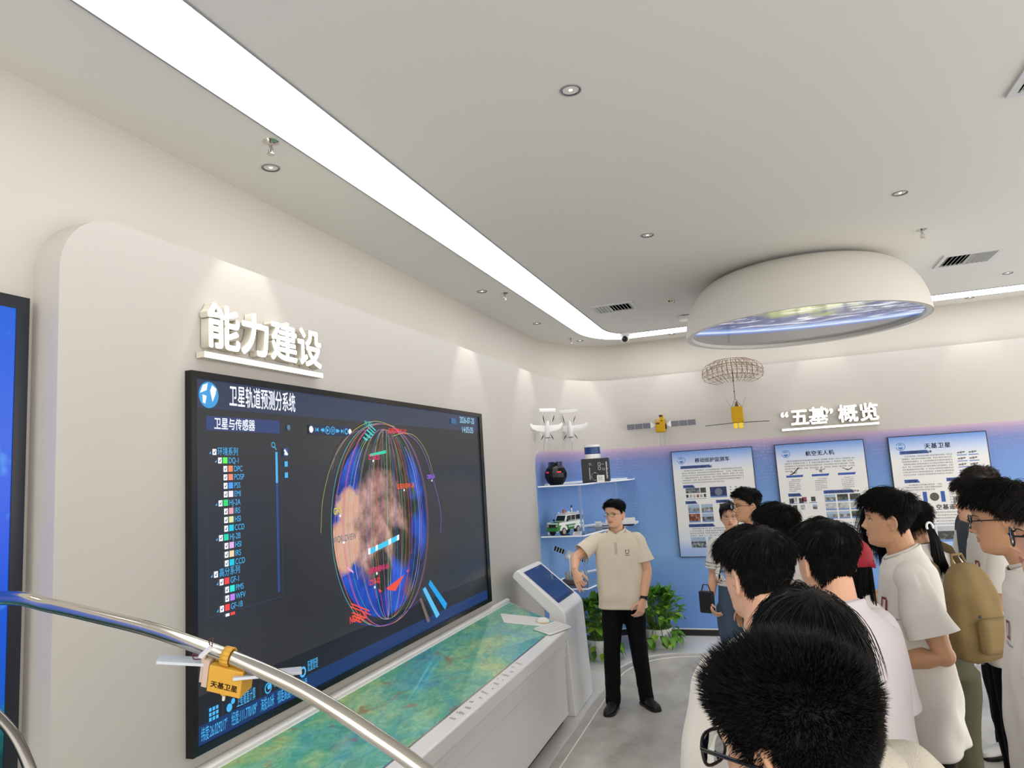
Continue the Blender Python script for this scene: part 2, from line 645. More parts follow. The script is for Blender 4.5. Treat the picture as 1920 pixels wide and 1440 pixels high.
t = thing('security_camera', 'white dome security camera with black lens under the light band', 'security camera', (-1.39, 7.98, CZ))
bm = bm_new()
lathe(bm, [(0, 0), (.055, 0), (.06, -.012), (.058, -.03), (.045, -.036), (0, -.036)], 28, close=False)
obj('base', bm, M_white, t)
bm = bm_new()
ball(bm, (0, 0, -.06), .05, 24, 14)
obj('shell', bm, M_white, t)
bm = bm_new()
ball(bm, (.0, -.022, -.07), .038, 20, 12)
obj('lens', bm, M_black, t)

# big round ceiling fixture with a screen in its underside
DX, DY, DR, DZ = .41, 6.27, .955, 3.05
t = thing('round_ceiling_fixture', 'large white bowl-shaped ceiling fixture with an earth picture underneath', 'ceiling fixture', (DX, DY, 0))
bm = bm_new()
prof = []
h = CZ - .012 - DZ
for i in range(21):
    a = PI / 2 * i / 20
    prof.append((.60 + (DR - .60) * math.cos(a), DZ + h * math.sin(a)))
lathe(bm, [(DR - .055, DZ + .045), (DR - .05, DZ + .004), (DR - .03, DZ), (DR - .006, DZ + .003)] + prof, 96, close=False)
obj('shell', bm, mat('satin white shell', 'd9d6cf', .6, spec=.3), t)
bm = bm_new()
lathe(bm, [(0, CZ - .012), (.585, CZ - .012), (.585, CZ), (0, CZ)], 64, close=False)
obj('gap_shade_disc', bm, mat('painted gap shade', '3a3a38', .8), t)  # dark colour paints the contact shade between shell and ceiling
def earth_mat():
    m = mat('lit earth picture', '0a0a0c', 0.12, spec=.5)
    nt = m.node_tree
    b = nt.nodes['Principled BSDF']
    tc = nt.nodes.new('ShaderNodeTexCoord')
    mp = nt.nodes.new('ShaderNodeMapping')
    mp.inputs['Rotation'].default_value = (0, 0, 0)
    nt.links.new(tc.outputs['Object'], mp.inputs[0])
    sp = nt.nodes.new('ShaderNodeSeparateXYZ')
    nt.links.new(mp.outputs[0], sp.inputs[0])
    # limb of the earth: distance from a far centre
    vd = nt.nodes.new('ShaderNodeVectorMath'); vd.operation = 'DISTANCE'
    vd.inputs[1].default_value = (.35, -2.35, 0)
    cmb = nt.nodes.new('ShaderNodeCombineXYZ')
    nt.links.new(sp.outputs[0], cmb.inputs[0]); nt.links.new(sp.outputs[1], cmb.inputs[1])
    nt.links.new(cmb.outputs[0], vd.inputs[0])
    mr = nt.nodes.new('ShaderNodeMapRange')
    mr.inputs[1].default_value = 1.4; mr.inputs[2].default_value = 3.4
    nt.links.new(vd.outputs['Value'], mr.inputs[0])
    cr = nt.nodes.new('ShaderNodeValToRGB')
    e = cr.color_ramp.elements
    e[0].position = 0; e[0].color = (*lin('304a86'), 1)
    e[1].position = 1; e[1].color = (*lin('3c3c3e'), 1)
    for p, c in ((.35, '1c3478'), (.45, '2f509f'), (.505, '7fb0f2'), (.53, 'eaf6ff'), (.55, '6fa2f2'), (.575, '3d60b0'), (.61, '565860'), (.7, '55565a')):
        k = e.new(p); k.color = (*lin(c), 1)
    nt.links.new(mr.outputs[0], cr.inputs[0])
    nz = nt.nodes.new('ShaderNodeTexNoise')
    nz.inputs['Scale'].default_value = 3.4; nz.inputs['Detail'].default_value = 10; nz.inputs['Roughness'].default_value = .7; nz.inputs['Distortion'].default_value = .9
    mp2 = nt.nodes.new('ShaderNodeMapping')
    mp2.inputs['Scale'].default_value = (.8, 2.6, 1); mp2.inputs['Rotation'].default_value = (0, 0, -.25)
    nt.links.new(tc.outputs['Object'], mp2.inputs[0]); nt.links.new(mp2.outputs[0], nz.inputs['Vector'])
    cl = nt.nodes.new('ShaderNodeMapRange')
    cl.inputs[1].default_value = .49; cl.inputs[2].default_value = .62
    nt.links.new(nz.outputs['Fac'], cl.inputs[0])
    ins = nt.nodes.new('ShaderNodeMapRange')      # clouds only on the earth side
    ins.inputs[1].default_value = .56; ins.inputs[2].default_value = .5
    nt.links.new(mr.outputs[0], ins.inputs[0])
    mu = nt.nodes.new('ShaderNodeMath'); mu.operation = 'MULTIPLY'
    nt.links.new(cl.outputs[0], mu.inputs[0]); nt.links.new(ins.outputs[0], mu.inputs[1])
    # a patch of yellow-green land
    n2 = nt.nodes.new('ShaderNodeTexNoise')
    n2.inputs['Scale'].default_value = 5; n2.inputs['Detail'].default_value = 6
    nt.links.new(tc.outputs['Object'], n2.inputs['Vector'])
    ld = nt.nodes.new('ShaderNodeVectorMath'); ld.operation = 'DISTANCE'
    ld.inputs[1].default_value = (.0, -.72, 0)
    nt.links.new(cmb.outputs[0], ld.inputs[0])
    ad = nt.nodes.new('ShaderNodeMath'); ad.operation = 'MULTIPLY_ADD'
    ad.inputs[1].default_value = .8; nt.links.new(n2.outputs['Fac'], ad.inputs[0]); nt.links.new(ld.outputs['Value'], ad.inputs[2])
    lm = nt.nodes.new('ShaderNodeMapRange')
    lm.inputs[1].default_value = .78; lm.inputs[2].default_value = .62
    nt.links.new(ad.outputs[0], lm.inputs[0])
    x1 = nt.nodes.new('ShaderNodeMix'); x1.data_type = 'RGBA'
    x1.inputs[7].default_value = (*lin('8f9a4e'), 1)
    nt.links.new(lm.outputs[0], x1.inputs[0]); nt.links.new(cr.outputs[0], x1.inputs[6])
    x2 = nt.nodes.new('ShaderNodeMix'); x2.data_type = 'RGBA'
    x2.inputs[7].default_value = (*lin('f2f7ff'), 1)
    nt.links.new(mu.outputs[0], x2.inputs[0]); nt.links.new(x1.outputs[2], x2.inputs[6])
    nt.links.new(x2.outputs[2], b.inputs['Emission Color'])
    b.inputs['Emission Strength'].default_value = .8
    return m
bm = bm_new()
lathe(bm, [(0, DZ + .03), (DR - .056, DZ + .03), (DR - .056, DZ + .045), (0, DZ + .045)], 96, close=False)
obj('screen', bm, earth_mat(), t, label='round glossy screen showing the earth from space')
# ---------------------------------------------------------------- lit wall lettering
M_lit = mat('lit letter face', 'f7f6ee', 0.4, emit='fbf9ea', estr=1.15)
M_side = mat('letter side', 'd6d0c2', 0.45)
def letters(t, M, chars, size, ext, off, xs=1.0):
    """each raised character is a part of its sign; chars = [(character, x along the sign)]"""
    for ch, x in chars:
        bm = text_bm(ch, size, M @ Matrix.Translation((x, 0, ext)), ext, off, xs=xs)
        o = obj('letter', bm, [M_side, M_lit], t, None)
        z = M.to_3x3() @ Vector((0, 0, 1))
        for p in o.data.polygons:
            p.material_index = 1 if p.normal.dot(z) > 0.9 else 0
def sign_bar(t, M, x0, x1, y0, y1, ext):
    o = obj('underline', box(x0, x1, y0, y1, 0, ext, M), [M_side, M_lit], t, None)
    z = M.to_3x3() @ Vector((0, 0, 1))
    for p in o.data.polygons:
        p.material_index = 1 if p.normal.dot(z) > 0.9 else 0
t = thing('wall_sign', 'large lit white Chinese characters 能力建设 above the big screen', 'sign', (XP, 2.335, 2.6))
M = axes((0.004, 0, 0), (0, 1, 0), (0, 0, 1), (1, 0, 0))
letters(t, M, [('能', .012), ('力', .222), ('建', .432), ('设', .642)], .212, .022, .0055)
for o in t.children:
    o.location.z = .045
sign_bar(t, M, 0, .86, -.026, .0, .045)
t = thing('wall_sign', 'lit white Chinese characters “五基”概览 above the posters', 'sign', (.215, YF, 2.30))
M = axes((0, -0.004, 0), (1, 0, 0), (0, 0, 1), (0, -1, 0))
letters(t, M, [('“', .0), ('五', .098), ('基', .29), ('”', .462), ('概', .592), ('览', .80)], .20, .022, .0045)
for o in t.children:
    o.location.z = .042
sign_bar(t, M, 0, .985, -.026, -.002, .045)

# ---------------------------------------------------------------- posters
def poster_mat():
    m = mat('poster print', 'e8e6e2', 0.4, spec=.3)
    nt = m.node_tree
    b = nt.nodes['Principled BSDF']
    tc = nt.nodes.new('ShaderNodeTexCoord')
    sp = nt.nodes.new('ShaderNodeSeparateXYZ')
    nt.links.new(tc.outputs['Object'], sp.inputs[0])
    mr = nt.nodes.new('ShaderNodeMapRange')
    mr.inputs[2].default_value = 1.215
    nt.links.new(sp.outputs[2], mr.inputs[0])
    cr = nt.nodes.new('ShaderNodeValToRGB')
    e = cr.color_ramp.elements
    e[0].position = 0; e[0].color = (*lin('9db9ea'), 1)
    e[1].position = 1; e[1].color = (*lin('6b92da'), 1)
    for p, c in ((.06, 'a9c2ee'), (.16, 'dfe6f3'), (.3, 'eceae6'), (.8, 'e9e8e6'), (.88, 'cfdaf0'), (.95, '9db8e8')):
        k = e.new(p); k.color = (*lin(c), 1)
    nt.links.new(mr.outputs[0], cr.inputs[0])
    nt.links.new(cr.outputs[0], b.inputs['Base Color'])
    return m
M_print = poster_mat()
M_blue = mat('poster blue', '2c55a8', .4)
M_navy = mat('poster navy ink', '23409a', .4)
M_ink = mat('poster grey ink', '5c5f6a', .5)
M_wht = mat('poster white ink', 'f2f4f8', .5)
PICS = {}
def pic_mat(kind):
    if kind in PICS: return PICS[kind]
    c = {'sky': ('9fb6d0', '8a8e94', '6b6a60'), 'red': ('b9a79a', '8c3a2c', '3a3436'), 'dark': ('4a4e4c', '2e3434', '68705c'), 'land': ('c5cad2', '7c7e76', '58604a'),
         'van': ('a8b0b8', '5d646a', '3c4248'), 'earth': ('1b2a4e', '22386a', '101a34'), 'pink': ('a8546a', '9a4a58', '3c2c30'), 'pale': ('cfd2d4', 'b6b8ba', '8e9298')}[kind]
    m = mat('poster photo ' + kind, c[1], .45)
    nt = m.node_tree
    b = nt.nodes['Principled BSDF']
    tc = nt.nodes.new('ShaderNodeTexCoord')
    nz = nt.nodes.new('ShaderNodeTexNoise')
    nz.inputs['Scale'].default_value = 26; nz.inputs['Detail'].default_value = 4
    nt.links.new(tc.outputs['Object'], nz.inputs['Vector'])
    cr = nt.nodes.new('ShaderNodeValToRGB')
    e = cr.color_ramp.elements
    e[0].position = .36; e[0].color = (*lin(c[2]), 1)
    e[1].position = .66; e[1].color = (*lin(c[0]), 1)
    k = e.new(.5); k.color = (*lin(c[1]), 1)
    nt.links.new(nz.outputs['Fac'], cr.inputs[0])
    nt.links.new(cr.outputs[0], b.inputs['Base Color'])
    PICS[kind] = m
    return m
class Board:
    """a poster: flat printed board with its frame; u to the right, v down from the top edge"""
    W, H = .90, 1.215
    def __init__(s, x, label):
        s.t = thing('poster', label, 'poster', (x, 8.44, .905), group='information posters on the blue wall')
        obj('board', box(0, s.W, .0, .032, 0, s.H), M_print, s.t)
        bm = bm_new()
        for q in ((-.008, 0, -.008, s.H + .008), (s.W, s.W + .008, -.008, s.H + .008), (0, s.W, -.008, 0), (0, s.W, s.H, s.H + .008)):
            bx(bm, q[0], q[1], .0, .032, q[2], q[3])
        obj('frame', bm, M_black, s.t)
        s.rng = random.Random(x)
    def quad(s, bm, u0, v0, u1, v1, k=1, cut=0.0):
        y = -.0006 * k
        poly(bm, [(u0, y, s.H - v1), (u1 + cut, y, s.H - v1), (u1, y, s.H - v0), (u0, y, s.H - v0)])
    def text(s, name, body, u, v, size, m, k=1, align='LEFT', off=.0, spacing=1.0):
        M = axes((u, -.0006 * k, s.H - v), (1, 0, 0), (0, 0, 1), (0, -1, 0))
        return obj(name, text_bm(body, size, M, 0, off, align, spacing=spacing), m, s.t, None)
    def banner(s, u0, v, u1, body, h=.036, cut=.022):
        bm = bm_new(); s.quad(bm, u0, v, u1, v + h, 1, cut)
        o = obj('heading_banner', bm, M_blue, s.t, None)
        M = axes((u0 + .018, -.0012, s.H - v - h * .8), (1, 0, 0), (0, 0, 1), (0, -1, 0))
        obj('heading_text', text_bm(body, h * .72, M, 0, .0006), M_wht, o, None)
    def lines(s, u0, v0, u1, v1, n, last=.7, ch=.0135, h=.013):
        """rows of small print, each run of strokes standing for one word"""
        bm = bm_new()
        for i in range(n):
            v = v0 + (v1 - v0) * i / max(1, n - 1)
            u = u0 + (.03 if i == 0 else 0)
            end = u1 if i < n - 1 else u0 + (u1 - u0) * last
            while u < end - ch:
                w = min(ch * s.rng.choice((.62, .7, .78)), end - u)
                if s.rng.random() > .06:
                    a = s.rng.uniform(.25, .6) * h
                    s.quad(bm, u, v, u + w, v + h * .22)
                    s.quad(bm, u, v + h * .78, u + w, v + h)
                    s.quad(bm, u + w * s.rng.uniform(.2, .6), v, u + w * .8, v + h)
                u += ch
        obj('small_print', bm, M_ink, s.t, None)
    def photo(s, u0, v0, u1, v1, kind, cap=True, sky=True):
        bm = bm_new(); s.quad(bm, u0, v0, u1, v1)
        o = obj('photo', bm, pic_mat(kind), s.t, None)
        if cap:
            bm = bm_new(); s.quad(bm, u0, v1 - .01, u1, v1 + .006, 2)
            obj('caption_bar', bm, mat('caption blue', '6f90c8', .5), o, None)
        if kind in ('sky', 'land', 'van') and sky:
            bm = bm_new(); s.quad(bm, u0, v0, u1, v0 + (v1 - v0) * .42, 2)
            obj('sky', bm, mat('photo sky', 'a3b7d2', .5), o, None)
        return o
    def emblem(s):
        cu, cv, r = .105, .105, .042
        bm = bm_new()
        n = 28
        for i in range(n):
            a, b_ = 2 * PI * i / n, 2 * PI * (i + 1) / n
            if i in (12, 13):
                continue
            poly(bm, [(cu + math.cos(a) * r * 1.1, -.0006, s.H - cv + math.sin(a) * r), (cu + math.cos(b_) * r * 1.1, -.0006, s.H - cv + math.sin(b_) * r),
                      (cu + math.cos(b_) * r * .96, -.0006, s.H - cv + math.sin(b_) * r * .84), (cu + math.cos(a) * r * .96, -.0006, s.H - cv + math.sin(a) * r * .84)][::-1])
        for lo, hi in ((-.8, -.12), (.2, .85)):     # lower bowl and upper arch
            P = []
            for i in range(9):
                x = -.62 + 1.24 * i / 8
                P.append((x, lo if lo < 0 else lo))
            pts = [(-.62, -.12), (.62, -.12), (.4, -.55), (0, -.72), (-.4, -.55)] if lo < 0 else [(-.6, .22), (-.3, .55), (0, .68), (.3, .55), (.6, .22), (.3, .34), (0, .42), (-.3, .34)]
            poly(bm, [(cu + x * r, -.0006, s.H - cv + z * r) for x, z in pts])
        obj('emblem', bm, mat('emblem blue', '4377bd', .4), s.t, None)
    def pictogram(s, u, v, w, kind):
        """a small picture of a drone or satellite"""
        bm = bm_new()
        y = -.0006
        def seg(a, b, t):
            a, b = Vector((a[0], 0, a[1])), Vector((b[0], 0, b[1]))
            d = (b - a).normalized() * t
            n = Vector((-d.z, 0, d.x))
            poly(bm, [Vector((u, y, s.H - v)) + w * q for q in (a + n, a - n, b - n, b + n)])
        if kind == 'plane':
            seg((-.5, -.35), (.1, -.1), .05); seg((-.1, -.2), (.5, .42), .07); seg((-.3, -.35), (.0, -.05), .04); seg((.1, -.3), (.25, -.05), .03); seg((-.4, 0), (-.1, -.15), .03)
        elif kind == 'quad':
            seg((-.5, .1), (.45, .05), .02); seg((-.15, -.1), (.15, -.05), .09); seg((-.45, .12), (-.25, .2), .025); seg((.2, .1), (.48, .16), .025); seg((0, .1), (.12, .25), .03); seg((-.05, -.2), (.2, -.25), .03)
        elif kind == 'wing':
            seg((-.5, .15), (-.15, -.02), .04); seg((-.15, -.02), (.1, -.12), .07); seg((.1, -.1), (.3, .0), .05); seg((.3, .0), (.5, .12), .05)
        else:
            seg((-.5, -.05), (-.15, 0), .09); seg((.15, .02), (.5, .08), .09); seg((-.1, 0), (.1, 0), .16)
        return obj('pictogram', bm, M_ink, s.t, None)

p = Board(-1.035, 'poster titled 移动巡护监测车, leftmost of the three on the blue wall')
p.emblem()
p.text('title_lettering', '移动巡护监测车', .455, .135, .056, M_navy, align='CENTER', off=.001)
p.banner(.09, .17, .42, '星地协同生态环境移动监测平台', .034)
p.lines(.10, .222, .79, .362, 6)
p.banner(.10, .395, .215, '平台构成', .034)
o = p.photo(.125, .432, .285, .49, 'van', False, False); o = p.photo(.292, .432, .355, .49, 'dark', False)
for i, k in enumerate(('dark', 'pale', 'pale', 'red', 'pale', 'dark')):
    p.photo(.125 + i * .04, .505, .125 + i * .04 + .026, .54, k, False)
bm = bm_new(); p.quad(bm, .125, .553, .355, .557); obj('rule', bm, M_blue, p.t, None)
o = p.photo(.40, .43, .585, .545, 'earth')
bm = bm_new()
n = 24
poly(bm, [(.495 + .042 * math.cos(2 * PI * i / n), -.0014, p.H - .487 + .042 * math.sin(2 * PI * i / n)) for i in range(n)][::-1])
obj('globe', bm, mat('poster globe', '8d8f96', .5, var=(60, '40547e')), o, None)
for r_ in range(4):
    for c_ in range(3):
        p.quad(bm := bm_new(), .62 + c_ * .06, .435 + r_ * .03, .62 + c_ * .06 + .02, .435 + r_ * .03 + .008)
        obj('diagram_mark', bm, M_ink, p.t, None)
p.banner(.11, .58, .225, '监测场景', .034)
p.banner(.455, .58, .60, '监测效果图', .034)
for u, v, k in ((.135, .622, 'sky'), (.285, .622, 'land'), (.135, .728, 'red'), (.285, .728, 'van'), (.49, .622, 'dark'), (.65, .622, 'land'), (.49, .728, 'van'), (.65, .728, 'sky')):
    p.photo(u, v, u + .128, v + .092, k)
p.banner(.125, .845, .40, '多功能生态要素巡护车', .036)
p.lines(.13, .892, .79, .972, 4)
p.photo(.135, .995, .30, 1.115, 'van', False); p.photo(.33, .995, .52, 1.115, 'land', False); p.photo(.55, .995, .77, 1.115, 'van', False)

p = Board(.12, 'poster titled 航空无人机, middle of the three on the blue wall')
p.emblem()
p.text('title_lettering', '航空无人机', .455, .135, .056, M_navy, align='CENTER', off=.001, spacing=1.12)
p.lines(.08, .182, .80, .294, 5, .12)
for i, k in enumerate(('plane', 'quad', 'wing')):
    p.pictogram(.175 + .27 * i, .305, .10, k)
    p.banner(.085 + .265 * i, .345, .265 + .265 * i, '', .024, -.012)
    p.lines(.105 + .27 * i, .392, .235 + .27 * i, .515, 7, .6, .011, .009)
p.banner(.085, .545, .205, '专用载荷', .036)
p.banner(.45, .528, .735, '无人机遥感网络综合保障平台', .036)
for r_, row in enumerate((('land', 'dark', 'dark'), ('pale', 'pale', 'pale'), ('sky', 'land', 'dark'))):
    for c_, k in enumerate(row):
        p.photo(.455 + c_ * .125, .575 + r_ * .092, .455 + c_ * .125 + .108, .575 + r_ * .092 + .072, k)
for i, (u, v, k) in enumerate(((.09, .60, 'dark'), (.125, .59, 'pale'), (.19, .60, 'dark'), (.225, .59, 'pink'), (.315, .59, 'dark'), (.325, .675, 'van'), (.12, .675, 'dark'), (.2, .675, 'pale'))):
    p.photo(u, v, u + .045, v + .052, k, False)
for u in (.085, .185, .29):
    bm = bm_new(); p.quad(bm, u, .652, u + .085, .658); obj('rule', bm, M_blue, p.t, None)
p.lines(.10, .88, .80, 1.12, 9)

p = Board(1.27, 'poster titled 天基卫星, rightmost of the three on the blue wall')
p.emblem()
p.text('title_lettering', '天基卫星', .45, .135, .058, M_navy, align='CENTER', off=.001, spacing=1.15)
p.banner(.09, .152, .345, '生态环境部牵头在轨卫星', .036)
p.lines(.10, .205, .58, .40, 8, .96)
for r_ in range(4):
    for c_ in range(2):
        p.pictogram(.655 + .105 * c_, .20 + r_ * .062, .07, 'sat')
        bm = bm_new(); p.quad(bm, .615 + .105 * c_, .222 + r_ * .062, .615 + .105 * c_ + .09, .232 + r_ * .062); obj('rule', bm, mat('caption blue', '6f90c8', .5), p.t, None)
p.banner(.10, .455, .225, '在研卫星', .036)
p.banner(.49, .455, .66, '后续规划卫星', .036)
p.lines(.105, .508, .45, .56, 3, .8)
p.lines(.50, .508, .80, .70, 8)
for u in (.255, .42):
    bm = bm_new(); p.quad(bm, u, .59, u + .038, .70); obj('vertical_banner', bm, M_blue, p.t, None)
bm = bm_new()
poly(bm, [(.36 + .043 * math.cos(2 * PI * i / 24), -.0006, p.H - .645 + .043 * math.sin(2 * PI * i / 24)) for i in range(24)][::-1])
obj('satellite_picture', bm, mat('dark satellite', '3a3f46', .5, var=(60, '6a6650')), p.t, None)
p.pictogram(.18, .64, .11, 'quad')
p.text('section_lettering', '空基遥感监测', .36, .775, .058, M_navy, off=.001, spacing=1.1)
p.lines(.12, .80, .80, .92, 5)
p.photo(.12, .95, .33, 1.09, 'sky', False); p.photo(.345, .95, .80, 1.09, 'dark', False)
bm = bm_new(); p.quad(bm, .345, .95, .80, 1.0, 3); obj('photo_sky', bm, mat('photo pale sky', 'b9bcc0', .5), p.t, None)
bm = bm_new(); p.quad(bm, .12, 1.085, .80, 1.108, 3); obj('caption_bar', bm, mat('caption blue', '6f90c8', .5), p.t, None)
# ---------------------------------------------------------------- big screen on the left wall
class Display:
    """flat lit artwork on a screen: u along the wall, v up; each layer a hair further out"""
    def __init__(s, t, x):
        s.t, s.x, s.k = t, x, 0
    def lay(s):
        s.k += 1
        return s.x + .00006 * s.k
    def add(s, name, polys, m, parent=None, x=None):
        bm = bm_new()
        x = s.lay() if x is None else x
        for P in polys:
            poly(bm, [(x, u, v) for u, v in P])
        return obj(name, bm, m, parent or s.t, None)
    @staticmethod
    def rect(u0, v0, u1, v1):
        return [(u0, v0), (u1, v0), (u1, v1), (u0, v1)]
    @staticmethod
    def disc(u, v, r, n=24, ry=None):
        ry = ry or r
        return [(u + r * math.cos(2 * PI * i / n), v + ry * math.sin(2 * PI * i / n)) for i in range(n)]
    @staticmethod
    def ringp(u, v, r, w, n=24):
        return [[(u + a * math.cos(t), v + a * math.sin(t)) for a, t in ((r - w, 2 * PI * i / n), (r, 2 * PI * i / n), (r, 2 * PI * (i + 1) / n), (r - w, 2 * PI * (i + 1) / n))] for i in range(n)]
    @staticmethod
    def line(P, w):
        out = []
        for (a, b), (c, d) in zip(P, P[1:]):
            l = math.hypot(c - a, d - b) or 1
            nx, ny = -(d - b) / l * w / 2, (c - a) / l * w / 2
            out.append([(a - nx, b - ny), (c - nx, d - ny), (c + nx, d + ny), (a + nx, b + ny)])
        return out
    def text(s, name, body, u, v, size, m, xs=1.0, off=0.0, align='LEFT', parent=None, to=None):
        M = axes((s.lay(), u, v), (0, 1, 0), (0, 0, 1), (1, 0, 0))
        return obj(name, text_bm(body, size, M, 0, off, align, xs, fit=(to - u) if to else None), m, parent or s.t, None)

u0, u1, v0, v1 = 2.276, 5.49, .958, 2.512
t = thing('display_screen', 'big black framed screen showing a satellite orbit globe', 'screen', (0, 0, 0))
bm = bm_new()
f = .03
prism(bm, [(-2.27, u0, v0), (-2.27, u1, v0), (-2.27, u1, v1), (-2.27, u0, v1)], (.022, 0, 0))
obj('housing', bm, M_black, t)
M_bez = mat('glossy black bezel', '08090b', .18, spec=.6)
bm = bm_new()
for P in (((u0, v0), (u0 + f, v0 + f), (u0 + f, v1 - f), (u0, v1)), ((u0, v1), (u0 + f, v1 - f), (u1 - f * 2, v1 - f), (u1, v1)),
          ((u1, v1), (u1 - f * 2, v1 - f), (u1 - f * 2, v0 + f), (u1, v0)), ((u1, v0), (u1 - f * 2, v0 + f), (u0 + f, v0 + f), (u0, v0))):
    prism(bm, [(-2.248, a, b) for a, b in P], (.014, 0, 0))
obj('bezel', bm, M_bez, t)
d = Display(t, -2.2475)
a0, a1, b0, b1 = u0 + f, u1 - 2 * f, v0 + f, v1 - f
R = d.rect
d.add('screen_background', [R(a0, b0, a1, b1)], mat('display black', '060606', .22, emit='313337', estr=1.0, spec=.4))
d.add('header_band', [R(a0, b1 - .125, a1, b1)], glow('header', '39435c', .9))
d.add('status_band', [R(a0, b0, a1, b0 + .075)], glow('status', '1d3a6e', .9))
d.add('footer_band', [R(a0, b0 + .075, a1, b0 + .19)], glow('footer', '23262e', .9))
M_cy, M_tx = glow('cyan', '4bb4f0', 1.1), glow('white', 'eef2ff', 1.15)
M_bl, M_line = glow('deep blue', '35508c', .9), glow('panel line', '3a4660', .8)
# title and round logo
lu, lv = (2.386,2.416)
lg = d.add('globe_logo', [d.disc(lu, lv, .058)], glow('logo blue', '3f9ad8', 1.1))
d.add('logo_continents', [[(lu - .05, lv + .005), (lu - .035, lv + .04), (lu - .005, lv + .052), (lu - .012, lv + .02)], [(lu - .035, lv - .035), (lu - .02, lv - .04), (lu - .012, lv - .005), (lu - .036, lv + .0)],
                          [(lu + .008, lv + .02), (lu + .022, lv - .03), (lu + .04, lv + .005), (lu + .046, lv + .03), (lu + .02, lv + .045)]], M_tx, lg)
d.text('title_text', '卫星轨道预测分系统', *(2.509,2.385), .105, M_tx, to=(2.982,2.384)[0], off=.0012)
# side panel with the tree list
pl, pr = 2.37, 2.855
d.add('panel_header', [R(pl, 2.262, pr, 2.325)], glow('panel header', '34487a', .95))
d.text('panel_title', '卫星与传感器', pl + .045, 2.273, .056, M_tx, xs=.78, off=.0008)
d.add('panel_outline', [R(pl, 1.475, pl + .004, 2.262), R(pr, 1.475, pr + .004, 2.262), R(pl, 1.475, pr, 1.479), R(pl + .02, 2.17, pr - .03, 2.173)], M_line)
d.add('scroll_track', [R(pr - .036, 1.5, pr - .02, 2.17)], M_bl)
d.add('scroll_bar', [R(pr - .036, 2.02, pr - .02, 2.17)], M_cy)
mu, mv = pr - .05, 2.205
d.add('search_icon', d.ringp(mu, mv, .014, .004) + d.line([(mu + .01, mv - .01), (mu + .022, mv - .024)], .005), M_cy)
rows = [(0, None, '环境系列'), (1, '5ef25e', 'DQ-1'), (2, 'f08a56', 'DPC'), (2, 'f28a6c', 'POSP'), (2, '4a9cf0', 'PSS'), (2, 'f0e6f0', 'EMI'), (1, '2fd876', 'HJ-2A'), (2, 'e6a4b0', 'IRS'), (2, 'dce2a0', 'HSI'),
        (2, '22c6e8', 'CCD'), (1, '28cfae', 'HJ-2B'), (2, 'e0b0e8', 'HSI'), (2, 'ecd6ac', 'IRS'), (2, '22c4e6', 'CCD'), (0, None, '高分系列'), (1, 'f04848', 'GF-1'), (2, '34e4d6', 'PMS'), (2, 'b880ea', 'WFV'), (1, 'ec4646', 'GF-1B'), (2, 'ec4a46', 'PMS')]
cu = (2.405, 2.437, 2.469)
for i, (lev, col, name) in enumerate(rows):
    v = 2.168 - i * .0372
    if i == 19: v += .006
    h = .013 if i < 19 else .006
    cb = d.add('checkbox', [R(cu[lev], v - h, cu[lev] + .023, v + .013 if i < 19 else v + .006)], M_tx)
    if i < 19:
        d.add('tick', d.line([(cu[lev] + .006, v + .001), (cu[lev] + .011, v - .006), (cu[lev] + .018, v + .007)], .0035), glow('tick', '3a3f50', .9), cb)
    x = cu[lev] + .029
    if col:
        d.add('colour_swatch', [R(x, v - h, x + .028, v + .014 if i < 19 else v + .006)], glow('swatch ' + col, col, 1.1))
        x += .034
    if lev < 2:
        d.add('tree_arrow', [[(cu[lev] - .02, v - .008), (cu[lev] - .009, v - .008), (cu[lev] - .009, v + .003)]], M_cy)
    if i < 19:
        d.text('list_text', name, x, v - .012, .036 if col else .04, M_cy, xs=.8)
# tool bar
tb, tv = 2.998, 2.292
d.add('toolbar_back', [R(3.085, tv - .026, 3.475, tv + .026)], glow('toolbar', '263352', .9))
d.add('layers_icon', [d.disc(tb - .1 + .02, tv + .002, .015, 6)], glow('icon dim', '5f86a8', .9))
d.add('record_button', [d.disc(3.105, tv, .018)], M_tx)
tri = lambda u, s: [(u - s * .01, tv - .012), (u + s * .012, tv), (u - s * .01, tv + .012)][::s]
d.add('previous_icon', [tri(3.158, -1), R(3.141, tv - .012, 3.145, tv + .012)], M_cy)
d.add('rewind_icon', [tri(3.198, -1), tri(3.212, -1)], M_cy)
d.add('play_button', d.ringp(3.252, tv, .022, .004) + [tri(3.252, 1)], M_cy)
d.add('pause_button', d.ringp(3.302, tv, .022, .004) + [R(3.293, tv - .01, 3.298, tv + .01), R(3.306, tv - .01, 3.311, tv + .01)], M_cy)
d.add('forward_icon', [tri(3.342, 1), tri(3.356, 1)], M_cy)
d.add('next_icon', [tri(3.39, 1), R(3.403, tv - .012, 3.407, tv + .012)], M_cy)
d.add('clock_button', d.ringp(3.435, tv, .018, .006), M_cy)
d.add('stop_button', [d.disc(3.472, tv, .016)], M_tx)
for i, v in enumerate((2.17, 2.11, 2.055)):
    d.add('side_tool_icon', [R(2.872, v - .02, 2.912, v + .02)] if i == 0 else [R(2.88, v - .012, 2.904, v + .014)], M_bl if i == 0 else M_cy)
d.add('satellite_icon', d.line([(2.88, 2.182), (2.904, 2.156)], .012) + [d.disc(2.887, 2.161, .007, 10)], M_tx)
du, dv = (5.035,2.422)
d.text('date_text', '2026-07-20', du, dv - .005, .07, glow('pale cyan', '9fd8f6', 1.05), to=(5.329,2.436)[0])
d.text('time_text', '14:05:05', du + .03, dv - .082, .07, glow('pale cyan', '9fd8f6', 1.05), to=(5.3,2.395)[0])
d.add('mode_button', [R(du - .16, dv - .02, du - .07, dv + .022)], glow('button', '2f6f9c', .9))
